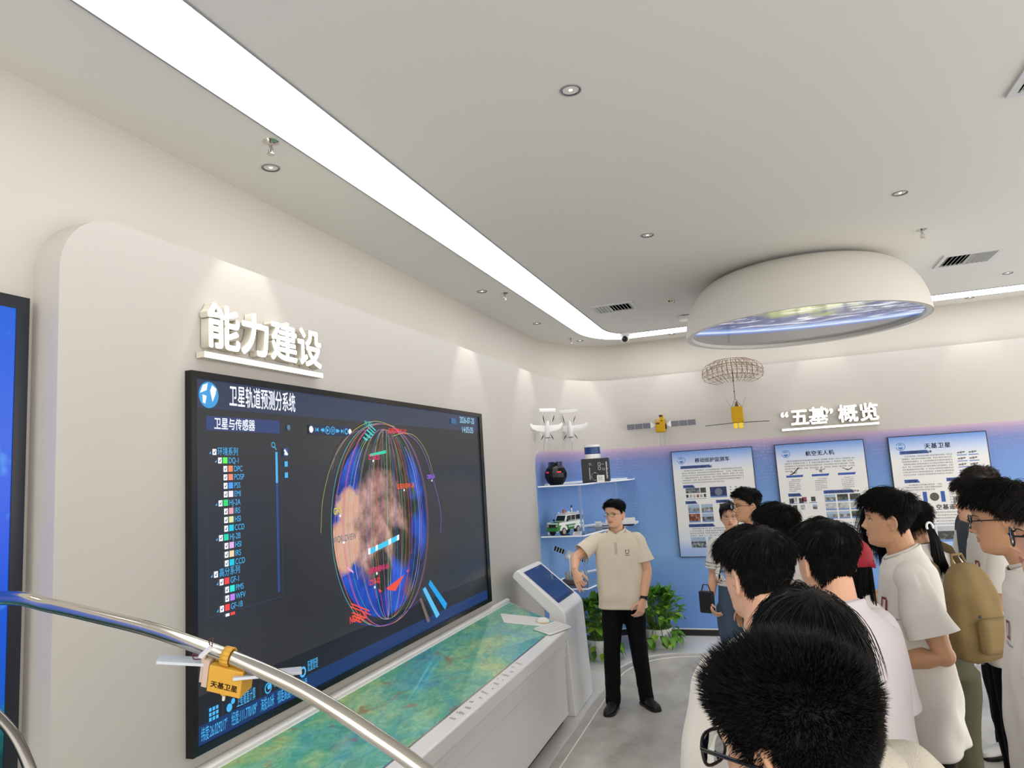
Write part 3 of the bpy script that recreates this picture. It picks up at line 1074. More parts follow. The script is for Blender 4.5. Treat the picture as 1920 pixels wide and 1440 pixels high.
# the globe
gu, gv, gr = 3.83, 1.742, .555
def globe_mat():
    m = mat('lit globe', '050505', .25, spec=.3)
    nt = m.node_tree
    b = nt.nodes['Principled BSDF']
    tc = nt.nodes.new('ShaderNodeTexCoord')
    def noise_(scale, det, rough=.55, dist=0.0):
        n = nt.nodes.new('ShaderNodeTexNoise')
        n.inputs['Scale'].default_value = scale; n.inputs['Detail'].default_value = det; n.inputs['Roughness'].default_value = rough; n.inputs['Distortion'].default_value = dist
        nt.links.new(tc.outputs['Object'], n.inputs['Vector'])
        return n.outputs['Fac']
    def ramp(src, *stops):
        r = nt.nodes.new('ShaderNodeValToRGB')
        e = r.color_ramp.elements
        while len(e) < len(stops): e.new(.5)
        for k, (p, c) in zip(e, stops):
            k.position = p; k.color = (*lin(c), 1)
        nt.links.new(src, r.inputs[0])
        return r.outputs[0]
    def mix(f_, a_, b_):
        x = nt.nodes.new('ShaderNodeMix'); x.data_type = 'RGBA'
        nt.links.new(f_, x.inputs[0]); nt.links.new(a_, x.inputs[6]); nt.links.new(b_, x.inputs[7])
        return x.outputs[2]
    def near(c, r0, r1, wob=.35):
        """1 inside about r0 of point c, 0 beyond r1, with a ragged edge"""
        v = nt.nodes.new('ShaderNodeVectorMath'); v.operation = 'DISTANCE'
        v.inputs[1].default_value = c
        nt.links.new(tc.outputs['Object'], v.inputs[0])
        a_ = nt.nodes.new('ShaderNodeMath'); a_.operation = 'MULTIPLY_ADD'; a_.inputs[1].default_value = wob
        nt.links.new(noise_(5, 6), a_.inputs[0]); nt.links.new(v.outputs['Value'], a_.inputs[2])
        q = nt.nodes.new('ShaderNodeMapRange')
        q.inputs[1].default_value = r1 + wob * .5; q.inputs[2].default_value = r0 + wob * .5
        nt.links.new(a_.outputs[0], q.inputs[0])
        return q.outputs[0]
    sea = ramp(noise_(4, 4), (.35, '101c44'), (.5, '1b3fa6'), (.68, '2a62dc'))
    brown = ramp(noise_(9, 9, .65), (.3, '4a3a34'), (.48, 'a07c72'), (.6, 'c79c90'), (.75, 'd9bdb6'))
    green = ramp(noise_(8, 8, .6), (.35, '1c2620'), (.5, '2c3628'), (.66, '55543e'))
    sand = ramp(noise_(12, 4), (.3, 'd9a48c'), (.7, 'e6b9a2'))
    c = sea
    c = mix(near((0, .0, .33), .28, .34), c, green)
    c = mix(near((0, .12, .12), .26, .32), c, green)
    c = mix(near((0, -.10, -.02), .27, .36), c, brown)
    c = mix(near((0, .10, -.02), .12, .2), c, brown)
    c = mix(near((0, -.05, -.28), .10, .15, .2), c, green)
    c = mix(near((0, .17, -.17), .10, .16, .2), c, green)
    c = mix(near((0, -.46, -.1), .12, .17, .25), c, sand)
    c = mix(near((0, -.40, .12), .1, .14, .25), c, sand)
    c = mix(near((0, .26, -.46), .02, .1, .2), c, ramp(noise_(6, 3), (.3, '4a3020'), (.7, '8a6040')))
    nt.links.new(c, b.inputs['Emission Color'])
    b.inputs['Emission Strength'].default_value = .92
    return m
x = d.lay()
bm = bm_new()
poly(bm, [(0, a, b) for a, b in d.disc(0, 0, gr, 72)])
g = obj('globe_picture', bm, globe_mat(), t, None)
g.location = (x, gu, gv)
rng = random.Random(4)
ocol = ['5fd0d8', 'e87a4a', 'e85a5a', 'c86ac8', '54b48c', 'cfd6d2', 'b8b84a', '8a6ad8', '4a8ae0', 'e8648a']
for k in range(30):
    a = -1.08 + 2.16 * (k + .5) / 30 + rng.uniform(-.04, .04)
    big = 1.04 if abs(a) < .8 else 1.10
    tilt = rng.uniform(-.16, .16) * (1 - abs(a)) + .05
    P = []
    for i in range(41):
        s_ = PI * i / 40
        e, f_ = gr * a * math.sin(s_) ** .9, gr * big * math.cos(s_)
        P.append((gu + .02 + e * math.cos(tilt) + f_ * math.sin(tilt) * .6, gv + f_ * math.cos(tilt) - e * math.sin(tilt)))
    n0, n1 = (0, 41) if rng.random() < .55 else (rng.randint(0, 8), rng.randint(26, 41))
    d.add('orbit_line', d.line(P[n0:n1], .0032), glow('orbit ' + ocol[k % 10], ocol[k % 10], .85), )
for (px, P, c) in (('a', ((3.161,1.744), (3.193,1.937), (3.301,2.136), (3.491,2.29), (3.732,2.364), (3.994,2.342)), 'a8b04a'), ('b', ((3.278,2.078), (3.346,2.196), (3.491,2.284), (3.667,2.309)), '8a5a9a'),
                   ('c', ((4.595,1.599), (4.612,1.749), (4.537,1.943), (4.356,2.208), (4.134,2.305), (3.956,2.306)), '9a70d8'), ('d', ((4.519,2.019), (4.434,2.171), (4.284,2.28), (4.119,2.304), (3.961,2.279)), 'a8b87a'),
                   ('e', ((3.43,1.237), (3.592,1.181), (3.832,1.141), (4.182,1.194), (4.343,1.268)), '3a4a9a')):
    d.add('orbit_line', d.line([(q.x, q.y) for q in spline([(*e_, 0) for e_ in P], 8)], .004), glow('orbit ' + c, c, .9))
def sp(*pts): return list(pts)
d.add('swath_block', [sp((3.632,1.604), (3.993,1.653), (3.99,1.62), (3.63,1.573))], glow('swath cyan', '3fc6ec', 1.05))
d.add('swath_cells', [sp((3.62,1.608), (3.644,1.611), (3.642,1.575), (3.618,1.575)), sp((3.705,1.617), (3.729,1.62), (3.727,1.589), (3.702,1.586)), sp((3.857,1.634), (3.89,1.641), (3.888,1.608), (3.855,1.602)), sp((3.965,1.649), (3.993,1.653), (3.99,1.62), (3.962,1.616))], M_tx)
d.add('swath_stripes', [sp((3.669,2.342), (3.687,2.343), (3.759,2.309), (3.747,2.306)), sp((3.656,2.328), (3.668,2.329), (3.746,2.292), (3.727,2.292)), sp((3.643,2.308), (3.655,2.312), (3.732,2.279), (3.707,2.275)), sp((3.623,2.285), (3.635,2.289), (3.7,2.265), (3.676,2.258)), sp((3.604,2.262), (3.616,2.266), (3.663,2.248), (3.638,2.241))], glow('swath teal', '3fd2d8', 1.0))
d.add('swath_block', [sp((3.675,2.164), (3.867,2.188), (3.865,2.168), (3.674,2.148))], glow('swath green', '22cfa8', 1.0))
d.add('swath_triangle', [sp((3.81,1.35), (4.041,1.396), (3.918,1.315), (3.828,1.337)), sp((3.717,1.363), (3.759,1.343), (3.728,1.339)), sp((4.07,1.412), (4.107,1.423), (4.091,1.399))], glow('swath red', 'f05040', 1.0))
d.add('swath_stripes', [sp((3.42,1.339), (3.609,1.261), (3.608,1.252), (3.419,1.331)), sp((3.419,1.322), (3.625,1.234), (3.624,1.228), (3.418,1.314)), sp((3.427,1.289), (3.578,1.226), (3.572,1.221), (3.432,1.279)), sp((3.432,1.271), (3.555,1.219), (3.543,1.215), (3.436,1.261)), sp((3.441,1.252), (3.526,1.213), (3.509,1.211), (3.441,1.243))], glow('swath red', 'f05040', 1.0))
d.add('swath_bar', [sp((4.279,1.262), (4.319,1.272), (4.517,1.05), (4.465,1.036)), ], glow('swath pale blue', '5cc0f4', 1.0))
d.add('swath_bar', [sp((4.368,1.278), (4.395,1.306), (4.644,1.098), (4.605,1.065))], glow('swath blue', '1aa0e8', 1.0))
d.add('swath_bar', [sp((4.228,1.209), (4.259,1.21), (4.367,1.036), (4.327,1.037))], glow('swath brown', '7c6c66', .9))
d.add('swath_bar', [sp((3.394,1.54), (3.451,1.508), (3.461,1.492), (3.398,1.522))], glow('swath pink', 'f2a6d8', 1.0))
for body, (u, v), c, sz in (('SUPERVIEW1-03', (3.989,1.94), 'f0603c', .045), ('SUPERVIEW1-02', (3.908,2.298), 'f04848', .045), ('SUPERVIEW1-04', (3.611,1.463), 'e0387a', .045), ('ZY1-02D', (3.655,2.129), 'e0407a', .045), ('ZY-3-02', (3.624,1.397), 'f04a4a', .045),
                            ('CBERS-04', (4.416,1.992), '9a6ae0', .04), ('FY-3D', (3.626,2.333), '54c8c8', .04), ('WORLDVIEW', (3.269,1.679), '7a7a80', .05), ('NOAA-20', (3.403,1.228), 'f05a4c', .055), ('GF-5', (3.281,1.832), 'd8d84a', .05)):
    d.text('satellite_name', body, u, v, sz, glow('name ' + c, c, 1.0), xs=.75, off=.0008)
d.add('satellite_marker', [d.disc(*(4.08,1.929), .008, 10), d.disc(*(3.705,1.454), .009, 10), d.disc(*(3.709,2.122), .008, 10), d.disc(*(3.676,1.379), .008, 10), d.disc(*(4.49,1.978), .008, 10), d.disc(*(3.37,1.673), .008, 10), d.disc(*(3.342,1.821), .008, 10)], M_tx)
# footer menu and status text
iu, iv = (2.392,1.093)
d.add('menu_grid_icon', [R(iu - .026 + i * .019, iv - .026 + j * .019, iu - .026 + i * .019 + .014, iv - .026 + j * .019 + .014) for i in range(3) for j in range(3)], M_cy)
iu, iv = (2.487,1.092)
d.add('menu_coverage_icon', [d.disc(iu - .006, iv - .006, .017, 14), d.disc(iu + .016, iv + .014, .012, 12)], M_cy)
d.text('menu_text', '卫星覆盖计算', *(2.525,1.076), .058, M_cy, to=(2.642,1.077)[0])
for q in (((2.673,1.056), (2.674,1.124)), ((2.914,1.041), (2.916,1.105)), ((2.44,1.046), (2.441,1.118))):
    d.add('menu_divider', d.line(list(q), .003), M_line)
iu, iv = (2.727,1.092)
d.add('menu_globe_icon', d.ringp(iu, iv, .024, .006) + [d.disc(iu + .006, iv + .004, .012, 8)], M_cy)
d.text('menu_text', '观测任务', *(2.764,1.086), .058, M_cy, to=(2.864,1.086)[0])
iu, iv = (2.982,1.092)
d.add('menu_gear_icon', d.ringp(iu, iv, .026, .011, 10), M_cy)
d.text('menu_text', '配置管理', *(3.02,1.086), .056, M_cy, to=(3.104,1.089)[0])
d.text('status_text', '纬度:26.029217°', *(2.322,1.008), .06, M_cy, to=(2.467,0.998)[0])
d.text('status_text', '经度:111.770109°', *(2.492,1.011), .06, M_cy, to=(2.651,1.017)[0])
d.text('status_text', '海拔:0.0米', *(2.675,1.009), .06, M_cy, to=(2.766,1.01)[0])
d.text('status_text', '视距高度:15380.0公里', *(2.788,1.008), .06, M_cy, to=(3.013,1.007)[0])

# ---------------------------------------------------------------- blue screen at the left edge
t = thing('display_screen', 'blue underwater-looking screen in a dark frame at the left edge', 'screen', (0, 0, 0))
a0, a1, b0, b1 = -1.2, 1.671, .80, 2.707
f = .045
obj('housing', box(XW, XW + .035, a0, a1, b0, b1), M_black, t)
bm = bm_new()
for P in (((a0, b0), (a0 + f, b0 + f), (a0 + f, b1 - f), (a0, b1)), ((a0, b1), (a0 + f, b1 - f), (a1 - f, b1 - f), (a1, b1)), ((a1, b1), (a1 - f, b1 - f), (a1 - f, b0 + f), (a1, b0)), ((a1, b0), (a1 - f, b0 + f), (a0 + f, b0 + f), (a0, b0))):
    prism(bm, [(XW + .035, a, b) for a, b in P], (.006, 0, 0))
obj('bezel', bm, mat('dark blue-black bezel', '1e222c', .3), t)
def sea_mat():
    m = mat('lit blue sea picture', '050505', .25)
    nt = m.node_tree
    b = nt.nodes['Principled BSDF']
    tc = nt.nodes.new('ShaderNodeTexCoord')
    sp_ = nt.nodes.new('ShaderNodeSeparateXYZ')
    nt.links.new(tc.outputs['Object'], sp_.inputs[0])
    nz = nt.nodes.new('ShaderNodeTexNoise')
    nz.inputs['Scale'].default_value = 14; nz.inputs['Detail'].default_value = 5
    nt.links.new(tc.outputs['Object'], nz.inputs['Vector'])
    ad = nt.nodes.new('ShaderNodeMath'); ad.operation = 'MULTIPLY_ADD'
    ad.inputs[1].default_value = .12
    nt.links.new(nz.outputs['Fac'], ad.inputs[0]); nt.links.new(sp_.outputs[2], ad.inputs[2])
    mr = nt.nodes.new('ShaderNodeMapRange')
    mr.inputs[1].default_value = .9; mr.inputs[2].default_value = 2.7
    nt.links.new(ad.outputs[0], mr.inputs[0])
    cr = nt.nodes.new('ShaderNodeValToRGB')
    e = cr.color_ramp.elements
    e[0].position = .2; e[0].color = (*lin('083c40'), 1)
    e[1].position = 1; e[1].color = (*lin('1c62dc'), 1)
    for p, c in ((.27, '1c7a80'), (.31, '0a56c8'), (.6, '0a52e0')):
        k = e.new(p); k.color = (*lin(c), 1)
    nt.links.new(mr.outputs[0], cr.inputs[0])
    n2 = nt.nodes.new('ShaderNodeTexNoise')
    n2.inputs['Scale'].default_value = 11; n2.inputs['Detail'].default_value = 2
    nt.links.new(tc.outputs['Object'], n2.inputs['Vector'])
    m2 = nt.nodes.new('ShaderNodeMapRange')
    m2.inputs[1].default_value = .64; m2.inputs[2].default_value = .74; m2.inputs[4].default_value = .6
    nt.links.new(n2.outputs['Fac'], m2.inputs[0])
    x_ = nt.nodes.new('ShaderNodeMix'); x_.data_type = 'RGBA'
    x_.inputs[7].default_value = (*lin('4a9af0'), 1)
    nt.links.new(m2.outputs[0], x_.inputs[0]); nt.links.new(cr.outputs[0], x_.inputs[6])
    nt.links.new(x_.outputs[2], b.inputs['Emission Color'])
    b.inputs['Emission Strength'].default_value = 1.0
    return m
bm = bm_new()
bx(bm, XW + .035, XW + .038, a0 + f, a1 - f, b0 + f, b1 - f)
obj('screen_picture', bm, sea_mat(), t)
# ---------------------------------------------------------------- map console under the screen
def map_mat():
    m = mat('glazed relief map', '3c8f86', 0.3, spec=.5, coat=1.0)
    nt = m.node_tree
    b = nt.nodes['Principled BSDF']
    tc = nt.nodes.new('ShaderNodeTexCoord')
    def noise_(scale, det, rough=.6, dist=0.0, sc=(1, 1, 1)):
        mp = nt.nodes.new('ShaderNodeMapping'); mp.inputs['Scale'].default_value = sc; mp.inputs['Rotation'].default_value = (0, 0, .5)
        n = nt.nodes.new('ShaderNodeTexNoise')
        n.inputs['Scale'].default_value = scale; n.inputs['Detail'].default_value = det; n.inputs['Roughness'].default_value = rough; n.inputs['Distortion'].default_value = dist
        nt.links.new(tc.outputs['Object'], mp.inputs[0]); nt.links.new(mp.outputs[0], n.inputs['Vector'])
        return n.outputs['Fac']
    def ramp(src, *stops):
        r = nt.nodes.new('ShaderNodeValToRGB')
        e = r.color_ramp.elements
        while len(e) < len(stops): e.new(.5)
        for k, (p, c) in zip(e, stops):
            k.position = p; k.color = (*lin(c), 1)
        nt.links.new(src, r.inputs[0])
        return r.outputs[0]
    base = ramp(noise_(2.2, 8, .62, .6, (1.6, .8, 1)), (.30, '4c93bd'), (.42, '66b3c0'), (.50, '74bcae'), (.58, '98c9a8'), (.68, 'c2d29a'))
    fine = ramp(noise_(13, 9, .68, 1.2, (1.5, .8, 1)), (.36, '4a7a74'), (.5, '8cb89c'), (.64, 'dcdcae'))
    rust = noise_(5.5, 8, .62, 1.4, (1.8, .7, 1))
    q = nt.nodes.new('ShaderNodeMapRange'); q.inputs[1].default_value = .58; q.inputs[2].default_value = .70; q.inputs[4].default_value = .7
    nt.links.new(rust, q.inputs[0])
    x1 = nt.nodes.new('ShaderNodeMix'); x1.data_type = 'RGBA'; x1.blend_type = 'SOFT_LIGHT'; x1.inputs[0].default_value = .85
    nt.links.new(base, x1.inputs[6]); nt.links.new(fine, x1.inputs[7])
    x2 = nt.nodes.new('ShaderNodeMix'); x2.data_type = 'RGBA'; x2.inputs[7].default_value = (*lin('a5583c'), 1)
    nt.links.new(q.outputs[0], x2.inputs[0]); nt.links.new(x1.outputs[2], x2.inputs[6])
    nt.links.new(x2.outputs[2], b.inputs['Base Color'])
    return m
t = thing('map_console', 'long white console table with a glazed green and blue relief map on top', 'console table', (0, 0, 0))
TY = 1.5
FX, BX, FZ, BZ = -1.60, -2.265, .745, .887
def top(x):
    return FZ + (x - FX) / (BX - FX) * (BZ - FZ)
def slab(bm, P, z0, dz):
    """slab over plan points P, following the sloping top"""
    a = [bm.verts.new((x, y, top(x) + z0)) for x, y in P]
    b = [bm.verts.new((x, y, top(x) + z0 - dz)) for x, y in P]
    n = len(P)
    bm.faces.new(a); bm.faces.new(b[::-1])
    for i in range(n):
        bm.faces.new((a[i], a[(i + 1) % n], b[(i + 1) % n], b[i]))
    bmesh.ops.recalc_face_normals(bm, faces=bm.faces[:])
    return bm
def end(x):
    return 5.545 + (FX - x) * .52
bm = slab(bm_new(), [(FX, TY), (FX, end(FX)), (BX, end(BX)), (BX, TY)], 0, .085)
o = bevel(obj('table_top', bm, M_white, t), .008)
mx0, mx1 = -1.69, -2.215
bm = slab(bm_new(), [(mx0, TY + .1), (mx0, end(mx0) - .03), (mx1, end(mx1) - .03), (mx1, TY + .1)], .0035, .003)
obj('relief_map', bm, map_mat(), t, label='glossy green and blue relief map')
bm = slab(bm_new(), [(mx0 + .008, TY + .1), (mx0 + .008, end(mx0) - .022), (mx0, end(mx0) - .022), (mx0, TY + .1)], .003, .003)
obj('map_edging', bm, M_chrome, t)
bm = slab(bm_new(), [(-2.225, TY), (-2.225, end(-2.23) + .01), (BX, end(BX) + .02), (BX, TY)], .02, .03)
bevel(obj('back_ledge', bm, M_white, t), .006)
# illegible grey engraving along the front rim
bm = bm_new()
rng = random.Random(3)
for i in range(13):
    y = 3.42 + i * .085
    for k in range(4):
        x = -1.668 + .011 * k
        w = rng.uniform(.012, .03)
        z = top(x) + .0008
        if rng.random() < .8:
            poly(bm, [(x, y, z), (x + .006, y, z), (x + .006, y + w, z), (x, y + w, z)])
obj('rim_lettering', bm, mat('grey engraving', '9c9890', .5), t, None)
for name, x, z0, z1, m in (('upper_apron', -1.635, .60, .665, M_white), ('lower_apron', -1.645, .52, .598, M_white)):
    bm = bm_new()
    prism(bm, [(x, TY, z0), (x, end(x) - .03, z0), (BX, end(BX) - .05, z0), (BX, TY, z0)], (0, 0, z1 - z0))
    bevel(obj(name, bm, m, t), .004)
bm = bm_new()
prism(bm, [(-1.66, TY, .075), (-1.66, end(-1.66) - .03, .075), (BX, end(BX) - .05, .075), (BX, TY, .075)], (0, 0, .443))
bevel(obj('body', bm, M_white, t), .006)
bm = bm_new()
prism(bm, [(-1.71, TY, .012), (-1.71, end(-1.71) - .06, .012), (BX, end(BX) - .09, .012), (BX, TY, .012)], (0, 0, .063))
obj('toe_kick', bm, M_black, t)
obj('lock', box(-1.661, -1.652, 2.98, 3.0, .585, .61), M_dark, t)

def on_top(x, y):
    return (x, y, top(x) + .0038)
SL = math.atan2(BZ - FZ, FX - BX)     # slope of the console top
def lay(t, rz):
    t.rotation_mode = 'ZYX'
    t.rotation_euler = (0, SL, rz)
t = thing('mouse_pad', 'white mouse pad lying on the map at the console end', 'mouse pad', on_top(-1.93, 5.42))
lay(t, math.radians(-62))
o = obj('pad', box(-.12, .12, -.19, .19, 0, .005), M_white, t); bevel(o, .03, 4, 80)
t = thing('computer_mouse', 'white computer mouse with a yellow edge on the white pad', 'mouse', (*on_top(-1.80, 5.47)[:2], top(-1.80) + .009))
lay(t, math.radians(-50))
bm = bm_new()
ball(bm, (0, 0, .004), (.034, .058, .036), 20, 12)
bmesh.ops.bisect_plane(bm, geom=bm.verts[:] + bm.edges[:] + bm.faces[:], plane_co=(0, 0, 0), plane_no=(0, 0, 1), clear_inner=True)
obj('shell', bm, M_white, t)
bm = bm_new()
ball(bm, (0, -.0, .003), (.0355, .0595, .012), 20, 8)
bmesh.ops.bisect_plane(bm, geom=bm.verts[:] + bm.edges[:] + bm.faces[:], plane_co=(0, 0, 0), plane_no=(0, 0, 1), clear_inner=True)
obj('edge_band', bm, mat('yellow plastic', 'd8b43a', .4), t)
t = thing('keyboard', 'white keyboard across the front corner of the console', 'keyboard', on_top(-1.69, 5.37))
lay(t, math.radians(-14))
bevel(obj('case', box(-.075, .075, -.17, .17, 0, .014), M_white, t), .006)
for r in range(5):
    bm = bm_new()
    for k in range(13):
        bx(bm, -.066 + .0265 * r, -.066 + .0265 * r + .0225, -.162 + .025 * k, -.162 + .025 * k + .0215, .014, .0195)
    obj('key_row', bm, mat('white keys', 'e4e3e2', .4), t)

# ---------------------------------------------------------------- touch kiosk
t = thing('touch_kiosk', 'white slanted touch-screen kiosk at the far end of the console', 'kiosk', (-1.80, 5.98, .0))
ky0, ky1 = -.295, .305
prof = [(.16, .012), (.128, .78), (.122, .825), (.095, .865), (-.255, 1.165), (-.275, 1.172), (-.300, 1.155), (-.318, 1.125), (-.312, 1.105), (-.01, .815), (-.02, .74), (-.05, .012)]
bm = bm_new()
prism(bm, [(x, ky0, z) for x, z in prof], (0, ky1 - ky0, 0))
o = bevel(obj('body', bm, M_white, t), .022, 4, 25)
A, B = Vector((.095, 0, .865)), Vector((-.255, 0, 1.165))
dv_ = (B - A).normalized(); nn = Vector((-dv_.z, 0, dv_.x)) * -1
if nn.z < 0: nn = -nn
M = axes(A + dv_ * .045 + Vector((0, ky0 + .055, 0)) + nn * .0005, (0, 1, 0), -dv_, nn) 
M = axes(A + dv_ * .045 + Vector((0, ky0 + .055, 0)) + nn * .0008, (0, 1, 0), dv_, Vector((0, 1, 0)).cross(dv_))
kw, kh = ky1 - ky0 - .11, (B - A).length - .075
zs = 1 if (M.to_3x3() @ Vector((0, 0, 1))).z > 0 else -1
o = obj('screen', box(0, kw, 0, kh, -.004, .004, M), mat('dark blue kiosk screen', '0a1830', .06, emit='1c3a6c', estr=.55, spec=.6), t, label='dark blue glossy touch screen')
obj('screen_menu_bar', box(0, kw, .0, .035, -.0045, .0045, M), mat('kiosk menu', '081428', .08, emit='10264e', estr=.5), o)

# ---------------------------------------------------------------- corner shelves with models
M_acr = mat('clear acrylic', 'dfe9f6', .04, trans=.92, ior=1.3, spec=.5)
M_acredge = mat('light-painted acrylic edge', 'eef2f8', .2, emit='eef2f8', estr=.12)  # faint emission stands in for light caught along the shelf edges
PL = [(-2.255, 6.98), (-1.80, 6.98), (-1.71, 7.5), (-1.50, 8.16), (-1.50, 8.46)]
back = [(x, y) for x, y in plan(XP, YF, PA, PB, .012) if y > 7.1 and x < -1.5]
PLAN = PL + back[::-1]
def shelf_board(z, label):
    t = thing('acrylic_shelf', label, 'shelf', (0, 0, z), group='clear shelves in the far left corner')
    bm = bm_new()
    prism(bm, [(x, y, -.012) for x, y in PLAN], (0, 0, .012))
    obj('board', bm, M_acr, t)
    bm = bm_new()
    for a, b in zip(PL, PL[1:]):
        n = Vector((b[1] - a[1], -(b[0] - a[0]), 0)).normalized() * .002
        prism(bm, [(a[0], a[1], -.013), (b[0], b[1], -.013), (b[0] + n.x, b[1] + n.y, -.013), (a[0] + n.x, a[1] + n.y, -.013)], (0, 0, .014))
    for a, b in zip(back, back[1:]):
        d2 = Vector((b[1] - a[1], -(b[0] - a[0]), 0)).normalized() * .015
        prism(bm, [(a[0], a[1], 0.0002), (b[0], b[1], 0.0002), (b[0] + d2.x, b[1] + d2.y, 0.0002), (a[0] + d2.x, a[1] + d2.y, 0.0002)], (0, 0, .012))
    obj('edge', bm, M_acredge, t)
Z1, Z2, Z3 = 1.84, 1.325, .80
shelf_board(Z1, 'top clear corner shelf carrying the black round device and black box')
shelf_board(Z2, 'middle clear corner shelf carrying the green model car')
shelf_board(Z3, 'lowest clear corner shelf carrying the model buoy behind the kiosk')
for (x, y), z0, z1, lb in (((-1.84, 7.10), Z2, Z1 - .012, 'clear acrylic post between the top and middle shelf beside the model car'), ((-1.84, 7.10), Z3, Z2 - .012, 'clear acrylic post between the middle and lowest shelf'),
                           ((-1.66, 8.05), Z2, Z1 - .012, 'clear acrylic post near the right end of the upper shelves'), ((-1.66, 8.05), Z3, Z2 - .012, 'clear acrylic post near the right end under the middle shelf')):
    bm = bm_new()
    lathe(bm, [(0, z0), (.018, z0), (.018, z1), (0, z1)], 20, close=False, M=Matrix.Translation((x, y, 0)))
    tag(obj('shelf_post', bm, M_acr), lb, 'post', 'clear shelf posts')

# round black device (top shelf)
cx, cz = (-2.115,1.965)
t = thing('round_camera_device', 'black faceted ball-shaped device with red lights on the top shelf', 'device', (cx, 7.2, Z1))
M_gb = mat('glossy black shell', '0a0b0d', .28, spec=.4)
bm = bm_new()
lathe(bm, [(0, .001), (.07, .001), (.095, .03), (.12, .08), (.122, .125), (.1, .175), (.075, .2), (0, .2)], 12, close=False)
obj('shell', bm, M_gb, t, 20)
bm = bm_new()
lathe(bm, [(0, .2), (.05, .2), (.055, .225), (.03, .24), (0, .24)], 10, close=False)
obj('top_cap', bm, M_black, t)
for k in range(6):
    a = 2 * PI * k / 6 + .3
    bm = bm_new()
    M = Matrix.Translation((.062 * math.cos(a), .062 * math.sin(a), .222)) @ Matrix.Rotation(a, 4, 'Z')
    bx(bm, -.012, .012, -.014, .014, -.022, .022, M)
    obj('lug', bm, mat('navy plastic', '18264a', .35), t)
for a in (-2.25, -1.15):
    bm = bm_new()
    for i in range(4):
        b0_, b1_ = a + .09 * i, a + .09 * (i + 1)
        r = .1235
        poly(bm, [(r * math.cos(b0_), r * math.sin(b0_), .128), (r * math.cos(b1_), r * math.sin(b1_), .128), (r * .985 * math.cos(b1_), r * .985 * math.sin(b1_), .142), (r * .985 * math.cos(b0_), r * .985 * math.sin(b0_), .142)])
    obj('red_light', bm, mat('red light', 'c8343c', .3, emit='e04048', estr=.6), t)
for a in (-1.95, -1.7, -1.45):
    bm = bm_new()
    tube(bm, [(.122 * math.cos(a), .122 * math.sin(a), .14), (.127 * math.cos(a + .05), .127 * math.sin(a + .05), .1), (.12 * math.cos(a), .12 * math.sin(a), .06)], .003, 6)
    obj('ridge', bm, M_dark, t)

# black instrument box with a cylinder on top
cx, cz = (-1.73,1.966)
t = thing('instrument_box', 'black instrument box with ports and white print on the top shelf', 'instrument', (cx - .01, 7.45, Z1), math.radians(8))
bevel(obj('case', box(-.14, .15, -.07, .13, 0.001, .255), M_black, t), .004)
obj('face_plate', box(-.075, .148, -.073, -.07, .004, .252), mat('dark grey plate', '24272b', .45), t)
for z in (.175, .13):
    bm = bm_new()
    for q in ((.038, .066, z, z + .004), (.038, .066, z + .03, z + .034), (.038, .042, z, z + .034), (.062, .066, z, z + .034)):
        bx(bm, q[0], q[1], -.076, -.073, q[2], q[3])
    obj('port', bm, mat('pale print', 'd8dadc', .4), t)
bm = bm_new()
tube(bm, [(.0 + .04 * math.cos(a), -.075, .062 + .04 * math.sin(a)) for a in [2 * PI * i / 28 for i in range(28)]], .004, 8, closed=True)
obj('lens_ring', bm, M_chrome, t)
bm = bm_new()
lathe(bm, [(0, 0), (.037, 0), (.034, .01), (0, .01)], 24, close=False, M=axes((.0, -.073, .062), (1, 0, 0), (0, 0, 1), (0, -1, 0)))
obj('lens', bm, M_gb, t)
obj('slot_strip', box(-.058, -.052, -.075, -.073, .03, .16), mat('pale print', 'd8dadc', .4), t)
bm = bm_new()
rng = random.Random(8)
for k in range(11):
    w = rng.uniform(.01, .017)
    bx(bm, .122, .122 + w, -.075, -.073, .035 + .0165 * k, .035 + .0165 * k + .013)
obj('side_lettering', bm, mat('pale print', 'd8dadc', .4), t)
bm = bm_new()
for x, z, w in ((-.062, .2, .026), (-.058, .185, .03), (.075, .185, .03), (.078, .14, .034), (.08, .125, .03)):
    bx(bm, x, x + w, -.075, -.073, z, z + .008)
obj('small_marking', bm, mat('grey print', '8c9094', .5), t)
t = thing('cylinder_model', 'white and blue cylinder standing on the black instrument box', 'cylinder', (cx - .035, 7.48, Z1 + .2555))
for nm, z0, z1, m in (('lower_band', 0, .048, M_white), ('blue_band', .048, .125, mat('deep blue gloss', '123f7c', .25)), ('top_band', .125, .15, M_white)):
    bm = bm_new()
    lathe(bm, [(0, z0), (.086, z0), (.086, z1), (0, z1)], 40, close=False)
    obj(nm, bm, m, t)
t = thing('name_card', 'small white name card leaning on the black instrument box', 'card', (cx + .065, 7.35, Z1), math.radians(8))
o = obj('card', box(-.04, .04, -.002, .002, .001, .075), M_white, t)
o.rotation_euler = (math.radians(-12), 0, 0)
bm = bm_new()
for k in range(4):
    bx(bm, -.03, .028 - .012 * (k % 2), -.0032, -.002, .02 + .012 * k, .024 + .012 * k)
o2 = obj('small_print', bm, M_ink, o)

# green and white model car (middle shelf)
cx, cz = (-2.015,1.418)
t = thing('model_car', 'green and white boxy model off-road car on the middle shelf', 'model car', (cx - .02, 7.12, Z2 + .001), math.radians(-22))
t.scale = (1.22, 1.22, 1.22)
